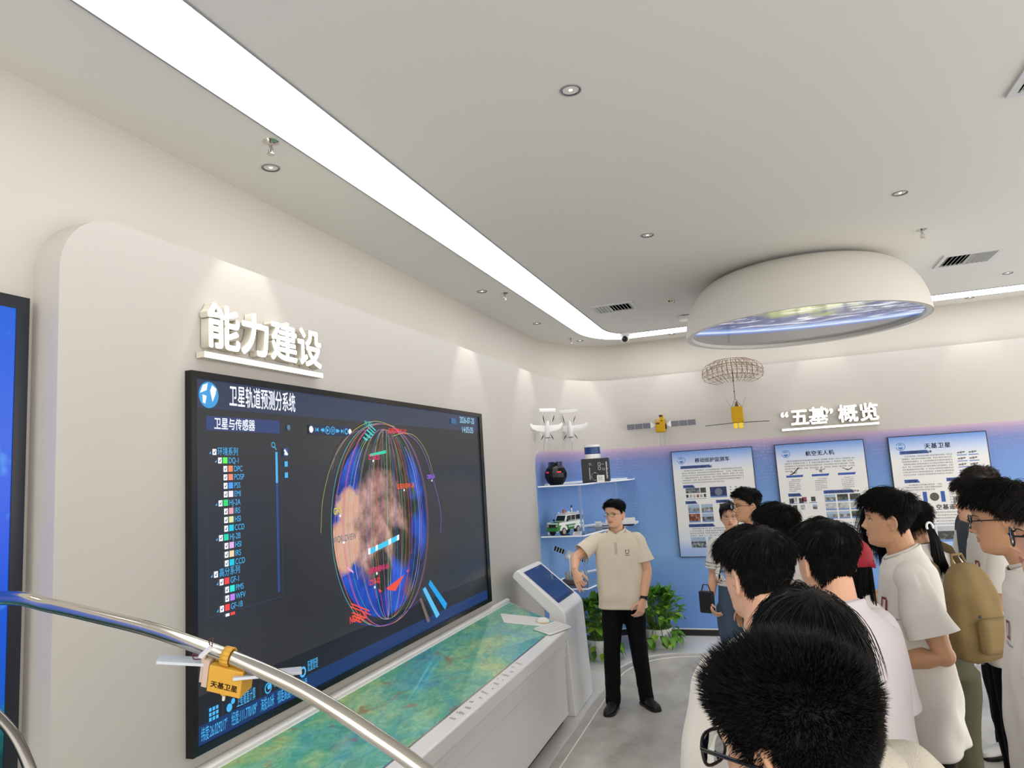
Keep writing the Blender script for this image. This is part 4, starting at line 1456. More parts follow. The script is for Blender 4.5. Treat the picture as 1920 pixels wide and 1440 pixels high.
# local: length along y (front = -y), width along x
M_gr = mat('green car paint', '1f7a34', .2, coat=.5)
M_cw = mat('white car paint', 'eef0ee', .2, coat=.5)
M_gl = mat('dark car glass', '0c1a1c', .08, spec=.6)
bm = bm_new()
prism(bm, [(-.062, y, z) for y, z in ((-.165, .045), (-.165, .095), (-.15, .105), (-.06, .112), (.165, .112), (.165, .045))], (.124, 0, 0))
bevel(obj('body', bm, M_gr, t), .006)
bm = bm_new()
prism(bm, [(-.056, y, z) for y, z in ((-.062, .112), (-.03, .168), (.158, .168), (.162, .112))], (.112, 0, 0))
bevel(obj('cabin', bm, M_cw, t), .006)
bm = bm_new()
prism(bm, [(-.046, -.0585, .118), (.046, -.0585, .118), (.044, -.0345, .16), (-.044, -.0345, .16)], (0, -.003, .001))
obj('windscreen', bm, M_gl, t)
for s in (-1, 1):
    for y0_, y1_ in ((-.03, .02), (.028, .082), (.09, .15)):
        bm = bm_new()
        x = s * .0565
        prism(bm, [(x, y0_ + (.0 if y0_ > -.02 else -.01), .12), (x, y1_, .12), (x, y1_, .16), (x, y0_, .16)], (s * .001, 0, 0))
        obj('side_window', bm, M_gl, t)
    obj('white_flank_band', box(s * .0625 - .001, s * .0625 + .001, -.15, .164, .088, .111), M_cw, t)
    for y in (-.098, .1):
        bm = bm_new()
        prism(bm, [(s * .062, y + .05 * math.cos(a), .045 + .046 * math.sin(a)) for a in [PI * i / 12 for i in range(13)]], (s * .006, 0, 0))
        obj('wheel_arch', bm, M_cw, t)
        Mw = Matrix.Translation((s * .055, y, .036)) @ Matrix.Rotation(PI / 2, 4, 'Y')
        bm = bm_new()
        lathe(bm, [(0, -.014), (.03, -.014), (.036, -.009), (.036, .009), (.03, .014), (0, .014)], 24, M=Mw, close=False)
        w_ = obj('wheel', bm, mat('black rubber', '141414', .6), t)
        bm = bm_new()
        lathe(bm, [(0, s * .0145), (.02, s * .0145), (.022, s * .0165), (.0, s * .0165)], 18, M=Mw, close=False)
        obj('rim', bm, M_chrome, w_)
    bm = bm_new()
    lathe(bm, [(0, 0), (.011, 0), (.011, .004), (0, .005)], 16, close=False, M=axes((s * .048, -.165, .085), (1, 0, 0), (0, 0, 1), (0, -1, 0)))
    obj('headlight', bm, M_chrome, t)
    obj('mirror', box(min(s * .066, s * .082), max(s * .066, s * .082), -.055, -.045, .115, .13), M_black, t)
obj('grille', box(-.034, .034, -.168, -.165, .072, .096), M_black, t)
obj('front_rail', box(-.058, .058, -.167, -.163, .1, .107), M_cw, t)
bevel(obj('bumper', box(-.062, .062, -.178, -.164, .04, .062), M_gr, t), .004)
bm = bm_new()
for x in (-.05, .05):
    tube(bm, [(x, -.025, .176), (x, .155, .176)], .0025, 6)
for k in range(7):
    tube(bm, [(-.05, -.025 + .03 * k, .176), (.05, -.025 + .03 * k, .176)], .002, 6)
obj('roof_rack', bm, M_cw, t)
for nm, x, y, r, h, m in (('roof_barrel', -.012, .02, .013, .032, mat('copper', 'b0703c', .3, metal=.8)), ('mast', .012, .1, .005, .05, M_cw), ('mast_head', .012, .1, .008, .022, mat('deep blue gloss', '123f7c', .25)), ('small_dome', .0, .065, .01, .014, M_white), ('roof_light', -.04, -.02, .007, .012, M_white), ('roof_light', .045, .14, .007, .012, M_white)):
    z0 = .178 + (.04 if nm == 'mast_head' else 0)
    bm = bm_new()
    lathe(bm, [(0, z0), (r, z0), (r, z0 + h * .8), (r * .6, z0 + h), (0, z0 + h)], 16, close=False, M=Matrix.Translation((x, y, 0)))
    obj(nm, bm, m, t)
bm = bm_new()
for s in (-1, 1):
    for k in range(5):
        bx(bm, s * .0635 - .0005, s * .0635 + .0005, -.02 + .02 * k, -.008 + .02 * k, .064, .08)
obj('door_lettering', bm, mat('pale green print', 'cfe0cc', .4), t)

def card(px, label, loc, rz, w=.09, h=.06, tilt=-65):
    t = thing('name_card', label, 'card', loc, rz)
    o = obj('card', box(-w / 2, w / 2, -.0015, .0015, .001, h), M_white, t)
    o.rotation_euler = (math.radians(tilt), 0, 0)
    bm = bm_new()
    for k in range(3):
        bx(bm, -w * .36, w * .34, -.0026, -.0015, h * .25 + h * .2 * k, h * .25 + h * .2 * k + .004)
    obj('small_print', bm, M_ink, o)
x, z = (-1.883,1.336)
card(0, 'white name card lying in front of the green model car', (x, 7.03, Z2 + .002), .1)
x, z = (-1.79,1.338)
card(0, 'white name card standing behind the middle shelf near the model ship', (x, 7.6, Z2 + .001), .1, .07, .085, -10)
# model ship right end of the middle shelf
x, z = (-1.598,1.321)
t = thing('model_ship', 'small white model ship with a dark hull on the middle shelf behind the presenter', 'model ship', (x, 7.85, Z2 + .001), math.radians(10))
bm = bm_new()
prism(bm, [(-.2, 0, .0), (.14, 0, .0), (.2, 0, .045), (-.2, 0, .035)], (0, .07, 0))
obj('hull', bm, mat('navy hull', '1b2440', .35), t)
bm = bm_new()
prism(bm, [(-.2, -.001, .022), (.17, -.001, .022), (.205, -.001, .05), (-.2, -.001, .042)], (0, .072, 0))
obj('deck_band', bm, M_white, t)
obj('deckhouse', box(-.02, .17, .012, .058, .046, .09), M_white, t)
obj('aft_house', box(-.16, -.08, .012, .058, .04, .08), M_white, t)
for xx in (.02, .1):
    bm = bm_new(); tube(bm, [(xx, .035, .085), (xx, .035, .16)], .003, 6); obj('mast', bm, M_grey, t)
# black wing-like model next to the ship
t = thing('model_wing', 'flat grey delta-shaped model on the middle shelf in front of the ship', 'model', ((-1.744,1.325)[0], 7.55, Z2 + .02))
bm = bm_new()
prism(bm, [(-.16, 0, 0), (.12, -.06, 0), (.2, .1, 0)], (0, 0, .012))
obj('wing', bm, mat('grey model', '9aa0a8', .4), t)
for p_ in ((.05, 0), (.14, .04)):
    bm = bm_new(); tube(bm, [(*p_, -.019), (*p_, .001)], .004, 8); obj('stand', bm, M_black, t)

# model buoy and satellite on the lowest shelf
x, z = (-2.004,0.871)
t = thing('model_buoy', 'grey and white model buoy with tanks and a solar panel on the lowest shelf', 'model buoy', (x, 7.25, Z3 + .001), .2)
bm = bm_new()
lathe(bm, [(0, 0), (.1, 0), (.125, .02), (.125, .045), (.11, .055), (0, .055)], 32, close=False)
obj('float', bm, mat('dull red-grey float', '6a5654', .5), t)
bm = bm_new()
lathe(bm, [(0, .055), (.1, .055), (.105, .07), (0, .072)], 32, close=False)
obj('deck', bm, mat('pale grey', 'b8b9b6', .45), t)
for a in (.4, 1.9, 3.5, 5.0):
    bm = bm_new()
    lathe(bm, [(0, .072), (.024, .072), (.024, .125), (.015, .135), (0, .135)], 16, close=False, M=Matrix.Translation((.075 * math.cos(a), .075 * math.sin(a), 0)))
    obj('tank', bm, mat('pale grey', 'b8b9b6', .45), t)
bm = bm_new()
M = Matrix.Translation((.02, -.05, .115)) @ Matrix.Rotation(math.radians(-50), 4, 'X')
bx(bm, -.045, .045, -.04, .04, -.003, .003, M)
obj('solar_panel', bm, mat('pale panel', 'c8cfd2', .3), t)
bm = bm_new(); tube(bm, [(-.04, .0, .07), (-.04, .0, .27)], .007, 8); obj('mast', bm, M_white, t)
x, z = (-2.084,1.034)
t = thing('model_satellite', 'white model satellite with dark striped solar wings held up behind the kiosk', 'model satellite', (x + .05, 7.3, Z3))
M = Matrix.Translation((0, 0, .30)) @ Matrix.Rotation(math.radians(22), 4, 'Y')
obj('bus', box(-.04, .07, -.03, .03, -.03, .03, M), M_white, t)
for s in (-1, 1):
    w_ = obj('solar_wing', box(s * .13 - .065, s * .13 + .065, -.03, -.026, -.025, .025, M), mat('dark solar cell', '141a2c', .25), t)
    bm = bm_new()
    for k in range(5):
        bx(bm, s * .13 - .065 + .03 * k, s * .13 - .059 + .03 * k, -.032, -.0305, -.027, .027, M)
    obj('wing_rib', bm, M_white, w_)
bm = bm_new(); ball(bm, M @ Vector((-.02, -.045, -.03)), .034, 18, 12); obj('dish', bm, M_white, t)
bm = bm_new(); tube(bm, [(0, 0, .0), (0, 0, .29)], .006, 8); obj('stand', bm, M_acr, t)
# ---------------------------------------------------------------- models on the far wall above the blue graphic
M_gold = mat('gold foil', 'c89a14', .32, metal=.55, bump=(60, .9))
M_cell = mat('grey solar cell', '6c6c76', .35)
def ZF(z): return z
WY = 8.36
x, z = (-1.12,2.448)
t = thing('model_satellite', 'gold box model satellite with six grey solar panels on the far wall', 'model satellite', (x, WY, z))
bevel(obj('bus', box(-.055, .055, -.06, .06, -.085, .07), M_gold, t), .006)
for nm, q, m in (('turret', (.0, .04, -.05, .0, .07, .115), M_gold), ('camera', (-.005, .032, -.055, -.01, .095, .117), M_black), ('slot', (-.05, -.005, -.064, -.06, .01, .024), M_black), ('sensor', (.012, .03, -.064, -.06, .045, .055), M_black), ('foil_patch', (-.045, -.01, -.063, -.06, .04, .062), mat('pink foil', 'c8a090', .4, metal=.4)), ('antenna_block', (.055, .07, -.03, .0, -.05, .01), M_dark)):
    obj(nm, box(*q), m, t)
for s in (-1, 1):
    bm = bm_new()
    prism(bm, [(s * .058, -.002, .0), (s * .12, -.002, .05), (s * .12, -.002, -.03)], (0, .004, 0))
    obj('yoke', bm, M_white, t)
    for k in range(3):
        x0 = s * (.122 + .095 * k)
        x1 = x0 + s * .09
        obj('solar_panel', box(min(x0, x1), max(x0, x1), -.003, .003, -.028, .036), M_cell, t)
for q in (-.02, .03):
    bm = bm_new(); tube(bm, [(q, .0, -.08), (q - .01, .06, z * 0 + 2.20 - z)], .003, 8); obj('support_rod', bm, M_acr, t)

x, z = (-0.241,2.475)
t = thing('model_satellite', 'yellow box model satellite under a big bronze mesh umbrella reflector', 'model satellite', (x, 8.25, z))
bevel(obj('bus', box(-.062, .062, -.06, .06, -.075, .105), M_gold, t), .005)
for s in (-1, 1):
    obj('thruster_block', box(s * .028 - .022, s * .028 + .022, -.05, .05, -.14, -.078), mat('bright gold', 'd8b82c', .25, metal=.5), t)
bm = bm_new(); lathe(bm, [(0, .1), (.026, .1), (.008, .165), (0, .168)], 14, close=False); obj('feed_horn', bm, mat('bronze', '6a5520', .35, metal=.6), t)
bm = bm_new()
for s in (-1, 1):
    tube(bm, [(s * .055, 0, .1), (-.01, 0, .2)], .0025, 6)
obj('tripod', bm, M_dark, t)
rx, rz_ = (-0.25,2.983)
bm = bm_new()
tube(bm, [(-.01, 0, .2), (rx - x, 0, rz_ - z + .02)], .0035, 6)
for q in (.25, .62, .9):
    ball(bm, (-.01 + (rx - x + .01) * q, 0, .2 + (rz_ - z - .18) * q), .008, 8, 6)
obj('boom', bm, M_dark, t)
for s, l in ((-1, .30), (1, .27)):
    bm = bm_new(); tube(bm, [(s * .06, 0, -.075), (s * (.06 + l), 0, -.083 + s * .0)], .004, 6); obj('solar_boom', bm, M_dark, t)
for s in (-1, 1):
    bm = bm_new(); tube(bm, [(s * .06, 0, .1), (s * .11, -.02, .21)], .0012, 5); obj('whip_antenna', bm, M_dark, t)
bm = bm_new()
NX, NY = 12, 6
def pt(i, j, l):
    u, v = -1 + 2 * i / NX, -1 + 2 * j / NY
    w = math.sqrt(max(0.02, 1 - .75 * v * v))
    X = u * .335 * w
    return Vector((rx - x + X, v * .24, rz_ - z + .075 - v * .085 - .26 * (X * X + (v * .24) ** 2) / .335 ** 2 * .24 - (.055 if l else 0)))
for l in (0, 1):
    for i in range(NX + 1):
        for j in range(NY + 1):
            if i < NX: tube(bm, [pt(i, j, l), pt(i + 1, j, l)], .0021, 4, False)
            if j < NY: tube(bm, [pt(i, j, l), pt(i, j + 1, l)], .0021, 4, False)
            if not l and i < NX and j < NY and (i + j) % 2 == 0: tube(bm, [pt(i, j, 0), pt(i + 1, j + 1, 1)], .0018, 4, False)
            if l: tube(bm, [pt(i, j, 0), pt(i, j, 1)], .0018, 4, False)
obj('mesh_reflector', bm, mat('bronze struts', '8a6a4c', .4, metal=.5), t, None)

def drone(loc, rz, tilt, span, label, big=True):
    """white twin-boom drone hung nose down on thin rods"""
    t = thing('model_drone', label, 'model drone', loc, rz, group=None)
    T = Matrix.Rotation(math.radians(tilt), 4, 'X')
    S = span / 1.0
    P = lambda *v: T @ (Vector(v) * S)
    bm = bm_new()
    tube(bm, [P(0, 0, .25), P(0, 0, .12), P(0, 0, -.1), P(0, 0, -.27), P(0, 0, -.36)], [.03 * S, .062 * S, .066 * S, .04 * S, .008 * S], 14)
    obj('fuselage', bm, M_white, t)
    bm = bm_new()
    for s in (-1, 1):
        tube(bm, [P(0, .03, .02), P(s * .3, .04, .05), P(s * .42, .05, .08), P(s * .5, .06, .16)], [(.02 * S, .095 * S), (.016 * S, .08 * S), (.012 * S, .06 * S), (.006 * S, .03 * S)], 10, up=(0, 0, 1))
    obj('wing', bm, M_white, t)
    for s in (-1, 1):
        bm = bm_new()
        tube(bm, [P(s * .15, .05, -.2), P(s * .15, .05, .52)], .012 * S, 8)
        obj('tail_boom', bm, M_white, t)
        for zz, an in ((.3, .5 * s + .2), (-.19, -.9 * s)):
            bm = bm_new()
            c = P(s * .15, -.03, zz)
            d_ = Vector((math.sin(an) * .5, 0, math.cos(an))) * .12 * S
            tube(bm, [c - d_, c, c + d_], [.004 * S, .014 * S, .004 * S], 6)
            obj('propeller', bm, M_black, t)
    bm = bm_new()
    tube(bm, [P(-.25, .05, .52), P(.25, .05, .52)], [(.014 * S, .05 * S)] * 2, 10, up=(0, 0, 1))
    obj('tail_plane', bm, M_white, t)
    bm = bm_new()
    c = P(0, -.06, -.2)
    tube(bm, [c + Vector((-.09 * S, 0, 0)), c, c + Vector((.09 * S, 0, 0))], [.004 * S, .012 * S, .004 * S], 6)
    obj('nose_propeller', bm, M_black, t)
    for q in (-.12, .0):
        bm = bm_new()
        tube(bm, [(q, .06, -.1 * S), (q, .1, 2.21 - loc[2])], .004, 8)
        obj('support_rod', bm, M_acr, t)
x, z = (-2.096,2.45)
drone((x, 7.85, z), math.radians(8), 12, .42, 'larger white twin-boom model drone mounted above the top shelf')
x, z = (-2.132,2.423)
drone((x, 7.05, z), math.radians(48), 14, .40, 'white model drone turned sideways, left of the other drone in the corner')

# ---------------------------------------------------------------- potted plants
def leaf(bm, o, d, up, L, W):
    d = Vector(d).normalized(); s = d.cross(Vector(up)).normalized(); n = s.cross(d).normalized()
    R = []
    prof = ((0, .02), (.12, .72), (.3, 1.0), (.55, .82), (.8, .42), (1, 0.0))
    for q, w in prof:
        c = Vector(o) + d * (L * q) - n * (L * .28 * q * q)
        if w < .03: R.append([bm.verts.new(c)])
        else: R.append([bm.verts.new(c + s * (W * w * k / 2) + n * (abs(k) * W * .16 * w)) for k in (-1, 0, 1)])
    for a, b in zip(R, R[1:]):
        if len(a) == 3 and len(b) == 3:
            for k in (0, 1): bm.faces.new((a[k], a[k + 1], b[k + 1], b[k]))
        elif len(a) == 1:
            for k in (0, 1): bm.faces.new((a[0], b[k + 1], b[k]))
        else:
            for k in (0, 1): bm.faces.new((a[k], a[k + 1], b[0]))
M_leaves = [mat('pothos leaf dark', '3d6a1c', .35, spec=.4), mat('pothos leaf', '5b8e24', .35, spec=.4), mat('pothos leaf light', '8fb83c', .38, spec=.4)]
def plant(loc, R, H, n, label, seed, pr=.16, ph=.20):
    t = thing('potted_plant', label, 'plant', loc)
    bm = bm_new()
    lathe(bm, [(0, 0), (pr * .78, 0), (pr, ph), (pr * .93, ph), (pr * .9, ph - .03), (0, ph - .03)], 36, close=False)
    obj('pot', bm, mat('white glazed pot', 'e4e6e6', .3), t)
    rng = random.Random(seed)
    bms = [bm_new() for _ in M_leaves]
    st = bm_new()
    for i in range(n):
        a = rng.uniform(0, 2 * PI)
        q = rng.random()
        el = rng.uniform(-.75, 1.4)
        rr_ = R * rng.uniform(.55, 1.0)
        tip = Vector((math.cos(a) * math.cos(el) * rr_, math.sin(a) * math.cos(el) * rr_, ph + .06 + H * (.35 + .65 * math.sin(el)) * rng.uniform(.75, 1.05) - (.16 if el < -.2 else 0)))
        b0_ = Vector((math.cos(a) * pr * .4, math.sin(a) * pr * .4, ph - .02))
        mid = (b0_ + tip) / 2 + Vector((0, 0, .07))
        tube(st, [b0_, mid, tip], .0025, 5)
        d_ = (tip - Vector((0, 0, ph))).normalized() + Vector((rng.uniform(-.5, .5), rng.uniform(-.5, .5), rng.uniform(-.9, .1)))
        leaf(rng.choices(bms, (4, 5, 2))[0], tip, d_, (rng.uniform(-.3, .3), rng.uniform(-.3, .3), 1), rng.uniform(.08, .125), rng.uniform(.06, .09))
    obj('stems', st, mat('plant stem', '5a7a2c', .5), t)
    f_ = None
    bm = bm_new()
    for k, b_ in enumerate(bms):
        for fc in b_.faces: fc.material_index = k
        join(bm, b_)
    me = obj('foliage', bm, M_leaves, t, 180)
    return t
plant(((-1.318,8.116)[0] + .02, 7.98, .012), .30, .34, 240, 'leafy green pothos in a white pot right of the presenter', 5)
plant((-1.83, 7.45, .012), .27, .34, 200, 'leafy green pothos in a white pot between the kiosk and the presenter', 9)

# ---------------------------------------------------------------- orbit rings of polished tube in the foreground
t = thing('orbit_ring_display', 'polished steel tube rings sweeping across the lower left foreground', 'exhibit', (0, 0, 0))
A = [(-2.528,1.137,1.608), (-2.101,1.151,1.747), (-1.707,1.158,1.783), (-1.569,1.177,1.763), (-1.437,1.195,1.736), (-1.309,1.212,1.707), (-1.202,1.222,1.677), (-1.086,1.236,1.64), (-0.972,1.251,1.595), (-0.877,1.258,1.551), (-0.789,1.269,1.5), (-0.704,1.28,1.447), (-0.598,1.296,1.369), (-0.485,1.319,1.252), (-0.416,1.337,1.142)]
A = [(-1.42, .9, .0), (-1.40, .92, .5)] + A[1:] + [(-.05, 1.2, .55), (-.03, 1.2, .0)]
bm = bm_new()
tube(bm, spline(A, 8), .0158, 16)
obj('large_ring', bm, M_chrome, t)
B = [(-1.627,0.854,1.705), (-1.476,0.89,1.677), (-1.383,0.905,1.648), (-1.339,0.914,1.618), (-1.305,0.92,1.584), (-1.277,0.926,1.534), (-1.253,0.934,1.462)]
B = B + [(-1.234,0.942,1.374), (-1.229,0.952,1.232)] + [(-.80, .86, .3), (-.80, .86, .0)]
bm = bm_new()
tube(bm, spline(B, 8), .0095, 14)
obj('small_ring', bm, mat('dark polished steel', '8a8682', .2, metal=1.0), t)

# little hanging satellite with its name on the face
TL, TR, BR, BL = Vector((-1.14,1.207,1.638)), Vector((-1.065,1.225,1.619)), Vector((-1.086,1.23,1.566)), Vector((-1.155,1.214,1.583))
ux = ((TR - TL) + (BR - BL)).normalized(); uz = ((TL - BL) + (TR - BR)); uz = (uz - ux * uz.dot(ux)).normalized()
uy = uz.cross(ux)          # away from the viewer
w, h = ((TR - TL).length + (BR - BL).length) / 2, ((TL - BL).length + (TR - BR).length) / 2
c = (TL + TR + BR + BL) / 4
t = thing('hanging_satellite', 'small yellow box satellite lettered 天基卫星 clipped to the steel ring', 'model satellite', c)
M = axes((0, 0, 0), ux, uy, uz)
M_yel = mat('matt yellow plastic', 'd8a43a', .5)
bevel(obj('box', box(-w / 2, w / 2, 0, .05, -h / 2, h / 2, M), M_yel, t), .0015)
obj('lettering', text_bm('天基卫星', .0150, M @ axes((-w * .40, -.0006, -h * .27), (1, 0, 0), (0, 0, 1), (0, -1, 0)), 0, .0003, fit=w * .8), mat('black print', '0c0c0c', .5), t, None)
bevel(obj('back_pack', box(-w / 2 - .016, -w / 2 - .003, .004, .046, -h / 2 + .004, h / 2 + .006, M), mat('pinkish plastic', 'cdb6a4', .5), t), .001)
bevel(obj('back_cover', box(-w / 2 - .024, -w / 2 - .017, .008, .044, -h / 2 + .010, h / 2 + .010, M), mat('pinkish plastic', 'cdb6a4', .5), t), .001)
for s, lb in ((1, 'right'), (-1, 'left')):
    W_ = M @ (Matrix.Translation((s * w * .34, .012 if s > 0 else .05, h * .24)) @ Matrix.Rotation(math.radians(-6 if s > 0 else 4), 4, 'Y') @ Matrix.Rotation(math.radians(26), 4, 'Z') @ Matrix.Rotation(math.radians(-14), 4, 'X'))
    bevel(obj('solar_wing', box(min(0, s * .125) - .012, max(0, s * .125), -.03, .022, -.003, .003, W_), mat('pale wing plastic', 'c6ccd6', .35), t), .001)
bm = bm_new()
for k, r in ((-.32, .004), (.3, .004)):
    lathe(bm, [(0, 0), (r, 0), (r, -.006), (0, -.006)], 12, close=False, M=M @ Matrix.Translation((w * k, .02, -h / 2)))
obj('foot', bm, M_yel, t)
bm = bm_new()
lathe(bm, [(0, 0), (.009, 0), (.009, -.008), (.006, -.012), (0, -.012)], 16, close=False, M=M @ Matrix.Translation((-w * .1, .02, -h / 2)))
o = obj('nozzle', bm, M_yel, t)
bm = bm_new()
lathe(bm, [(0, -.012), (.0035, -.012), (.003, -.024), (0, -.026)], 12, close=False, M=M @ Matrix.Translation((-w * .1, .02, -h / 2)))
obj('bulb', bm, mat('clear bulb', 'e6e8ea', .1), o)
# clip over the tube
q = Vector((-1.112,1.231,1.65)) - Vector(c)
e_ = M.inverted() @ q
bm = bm_new()
pts = []
for i in range(11):
    a = math.radians(-60 + 300 * i / 10)
    pts.append(e_ + Vector((0, -math.cos(a) * .019, math.sin(a) * .019)))
pts = pts + [Vector((e_.x - .004, .022, h / 2 - .001))]
rings = []
for p_ in pts:
    rings.append((p_ + Vector((-.009, 0, 0)), p_ + Vector((.009, 0, 0))))
for a, b in zip(rings, rings[1:]):
    poly(bm, [a[0], a[1], b[1], b[0]])
for v in bm.verts: v.co = M @ v.co
o = obj('clip', bm, M_yel, t); mod(o, 'SOLIDIFY', thickness=.003, offset=0)
# white plug with thin wires
q0, q1 = Vector((-1.14,1.182,1.661)) - c, Vector((-1.115,1.188,1.681)) - c
bm = bm_new()
tube(bm, [q0, q1], [(.0075, .005)] * 2, 4)
obj('plug', bm, M_white, t)
for P in ((q1, Vector((-1.111,1.187,1.698)) - c, Vector((-1.127,1.193,1.692)) - c, Vector((-1.134,1.204,1.675)) - c), (q0, Vector((-1.153,1.176,1.668)) - c, Vector((-1.16,1.186,1.655)) - c, Vector((-1.154,1.2,1.652)) - c)):
    bm = bm_new()
    tube(bm, spline(P, 5), .0012, 6)
    obj('wire', bm, mat('dark red wire', '5a2a34', .5), t)
# ---------------------------------------------------------------- people
M_skin = [mat('skin light', 'e4b294', .45, spec=.35, sss=.12), mat('skin tan', 'd0a07e', .45, spec=.35, sss=.12)]
M_lip = mat('lips', 'b57a68', .45)
M_hair = mat('black hair', '0a0909', .55, spec=.25)
M_hairb = mat('dark brown hair', '16110e', .42, spec=.35)
M_eyew, M_iris = mat('eye white', 'd8d2cc', .3), mat('dark iris', '140c08', .15)
M_tee = mat('white cotton', 'e4e1dc', .8, spec=.15, bump=(260, .12))
M_teeg = mat('lilac white cotton', 'd9d3d8', .8, spec=.15)
M_cream = mat('cream knit', 'c9c3b6', .85, spec=.1, bump=(420, .5))
M_beige = mat('beige pique polo', 'e2d7c4', .8, spec=.15, bump=(300, .15))
M_navy_c = mat('navy cotton', '12172a', .8, spec=.15)
M_trs = mat('black trousers', '0b0c10', .75, spec=.15)
M_jean = mat('faded blue denim', '4c6178', .8)
M_olive = mat('olive trousers', '4a4a34', .8)
M_shoe = mat('black shoes', '0a0a0b', .5)
M_logo = mat('dark red print', '8c2a2c', .6)
M_lens = mat('clear lens', 'f4f8fa', .02, trans=1.0, ior=1.06, spec=.4)

def fuse(bm, voxel, it=2):
    """grow one continuous skin round overlapping closed shapes"""
    me = bpy.data.meshes.new('tmp')
    bmesh.ops.recalc_face_normals(bm, faces=bm.faces[:])
    bm.to_mesh(me); bm.free()
    o = bpy.data.objects.new('tmp', me)
    COL.objects.link(o)
    mod(o, 'REMESH', mode='VOXEL', voxel_size=voxel, adaptivity=0.0)
    if it: mod(o, 'SMOOTH', factor=.5, iterations=it)
    out = bpy.data.meshes.new_from_object(o.evaluated_get(bpy.context.evaluated_depsgraph_get()))
    bpy.data.objects.remove(o); bpy.data.meshes.remove(me)
    return out

HZ = [0, .012, .03, .05, .065, .08, .10, .12, .135, .155, .18, .20, .218, .229, .235]
HF = [.046, .074, .081, .079, .080, .080, .080, .079, .085, .088, .085, .075, .055, .032, 0]
HB = [-.02, -.028, -.04, -.05, -.058, -.066, -.078, -.088, -.094, -.098, -.096, -.086, -.066, -.04, 0]
HW = [.028, .041, .052, .058, .062, .066, .070, .072, .074, .075, .073, .065, .048, .028, 0]
def head_feat(x, z):
    ax = abs(x)
    g = lambda d, s: math.exp(-(d / s) ** 2)
    y = interp([.068, .077, .086, .100, .120, .134], [0, .014, .027, .018, .008, .001], z) * g(x, .0095) if .068 < z < .134 else 0
    y += .007 * g(ax - .012, .006) * g(z - .083, .007)
    y -= .009 * g(ax - .032, .015) * g(z - .118, .010)
    y += .004 * g(ax - .03, .018) * g(z - .136, .006)
    y += .006 * g(x, .020) * (g(z - .060, .0045) + 1.1 * g(z - .0495, .005)) - .004 * g(x, .022) * g(z - .0548, .0018)
    y += .004 * g(x, .028) * g(z - .056, .02) + .005 * g(x, .018) * g(z - .016, .012) + .004 * g(ax - .042, .018) * g(z - .09, .02)
    return y
def head_pt(a, z, off=0.0):
    """point of the head at angle a from straight ahead and height z above the chin"""
    f, b, w = interp(HZ, HF, z), interp(HZ, HB, z), interp(HZ, HW, z)
    yc = -.006 if z < .2 else -.006 + (z - .2) * .05
    sx, cx = math.sin(a), math.cos(a)
    x = w * math.copysign(abs(sx) ** .9, sx)
    y = yc + (f - yc) * max(0, cx) ** .9 if cx > 0 else yc - (yc - b) * (-cx) ** .9
    if cx > 0: y += head_feat(x, z)
    return Vector((x, y, z))
NA, NZ = 72, 64
def head_grid():
    zs = [.235 * (1 - math.cos(PI * i / NZ)) / 2 if i in (0, NZ) else .001 + .2335 * i / NZ for i in range(NZ + 1)]
    return [[head_pt(2 * PI * j / NA, z) for j in range(NA)] for z in zs]
HG = head_grid()
def grid_mesh(G, closed=True):
    bm = bm_new()
    R = [[bm.verts.new(p) for p in row] for row in G]
    for a, b in zip(R, R[1:]):
        for j in range(NA):
            bm.faces.new((a[j], a[(j + 1) % NA], b[(j + 1) % NA], b[j]))
    if closed:
        bm.faces.new(R[0][::-1]); bm.faces.new(R[-1])
    return bm
_b = grid_mesh(HG)
_b.normal_update(); _b.faces.ensure_lookup_table()
_f = _b.faces[NA * (NZ // 2)]
if _f.normal.dot(_f.calc_center_median() - Vector((0, 0, .12))) < 0:
    bmesh.ops.reverse_faces(_b, faces=_b.faces[:])
HEAD_BVH = BVHTree.FromBMesh(_b)
_b.normal_update(); _b.verts.ensure_lookup_table()
HN = [[_b.verts[i * NA + j].normal.copy() for j in range(NA)] for i in range(NZ + 1)]
_b.free()

STYLES = {   # front hairline height, side burn, nape height, thickness on top / sides, strand length top / side, lift, count, mess
    'short': dict(front=.186, side=.120, nape=.052, tt=.018, ts=.006, lt=.034, ls=.012, lift=.5, n=3600, mess=.22, w=.0010, fwd=.25),
    'crew':  dict(front=.180, side=.108, nape=.045, tt=.010, ts=.003, lt=.028, ls=.012, lift=1.25, n=20000, mess=.42, w=.00045, fwd=.0),
    'mop':   dict(front=.184, side=.122, nape=.046, tt=.020, ts=.007, lt=.055, ls=.016, lift=.40, n=5600, mess=.30, w=.0010, fwd=.42),
    'tidy':  dict(front=.184, side=.132, nape=.036, tt=.016, ts=.007, lt=.055, ls=.018, lift=.2, n=5200, mess=.24, w=.0010, fwd=.3),
    'bob':   dict(front=.178, side=.06, nape=.0, tt=.018, ts=.016, lt=.17, ls=.13, lift=.06, n=5200, mess=.12, w=.0011, fwd=.1),
    'long':  dict(front=.180, side=.06, nape=.01, tt=.016, ts=.014, lt=.34, ls=.34, lift=.05, n=4200, mess=.12, w=.0013, fwd=.0),
    'tied':  dict(front=.184, side=.115, nape=.045, tt=.012, ts=.008, lt=.06, ls=.05, lift=.03, n=2600, mess=.06, w=.0010, fwd=-.9),
}
def zlim(a, st):
    a = abs((a + PI) % (2 * PI) - PI)
    f, s, n = st['front'], st['side'], st['nape']
    return interp([0, .55, .95, 1.15, 1.5, 1.72, 1.95, 2.5, PI], [f, f - .004, f - .022, s + .035, s, s + .012, .085 if n > .03 else n + .04, n + .006, n], a)

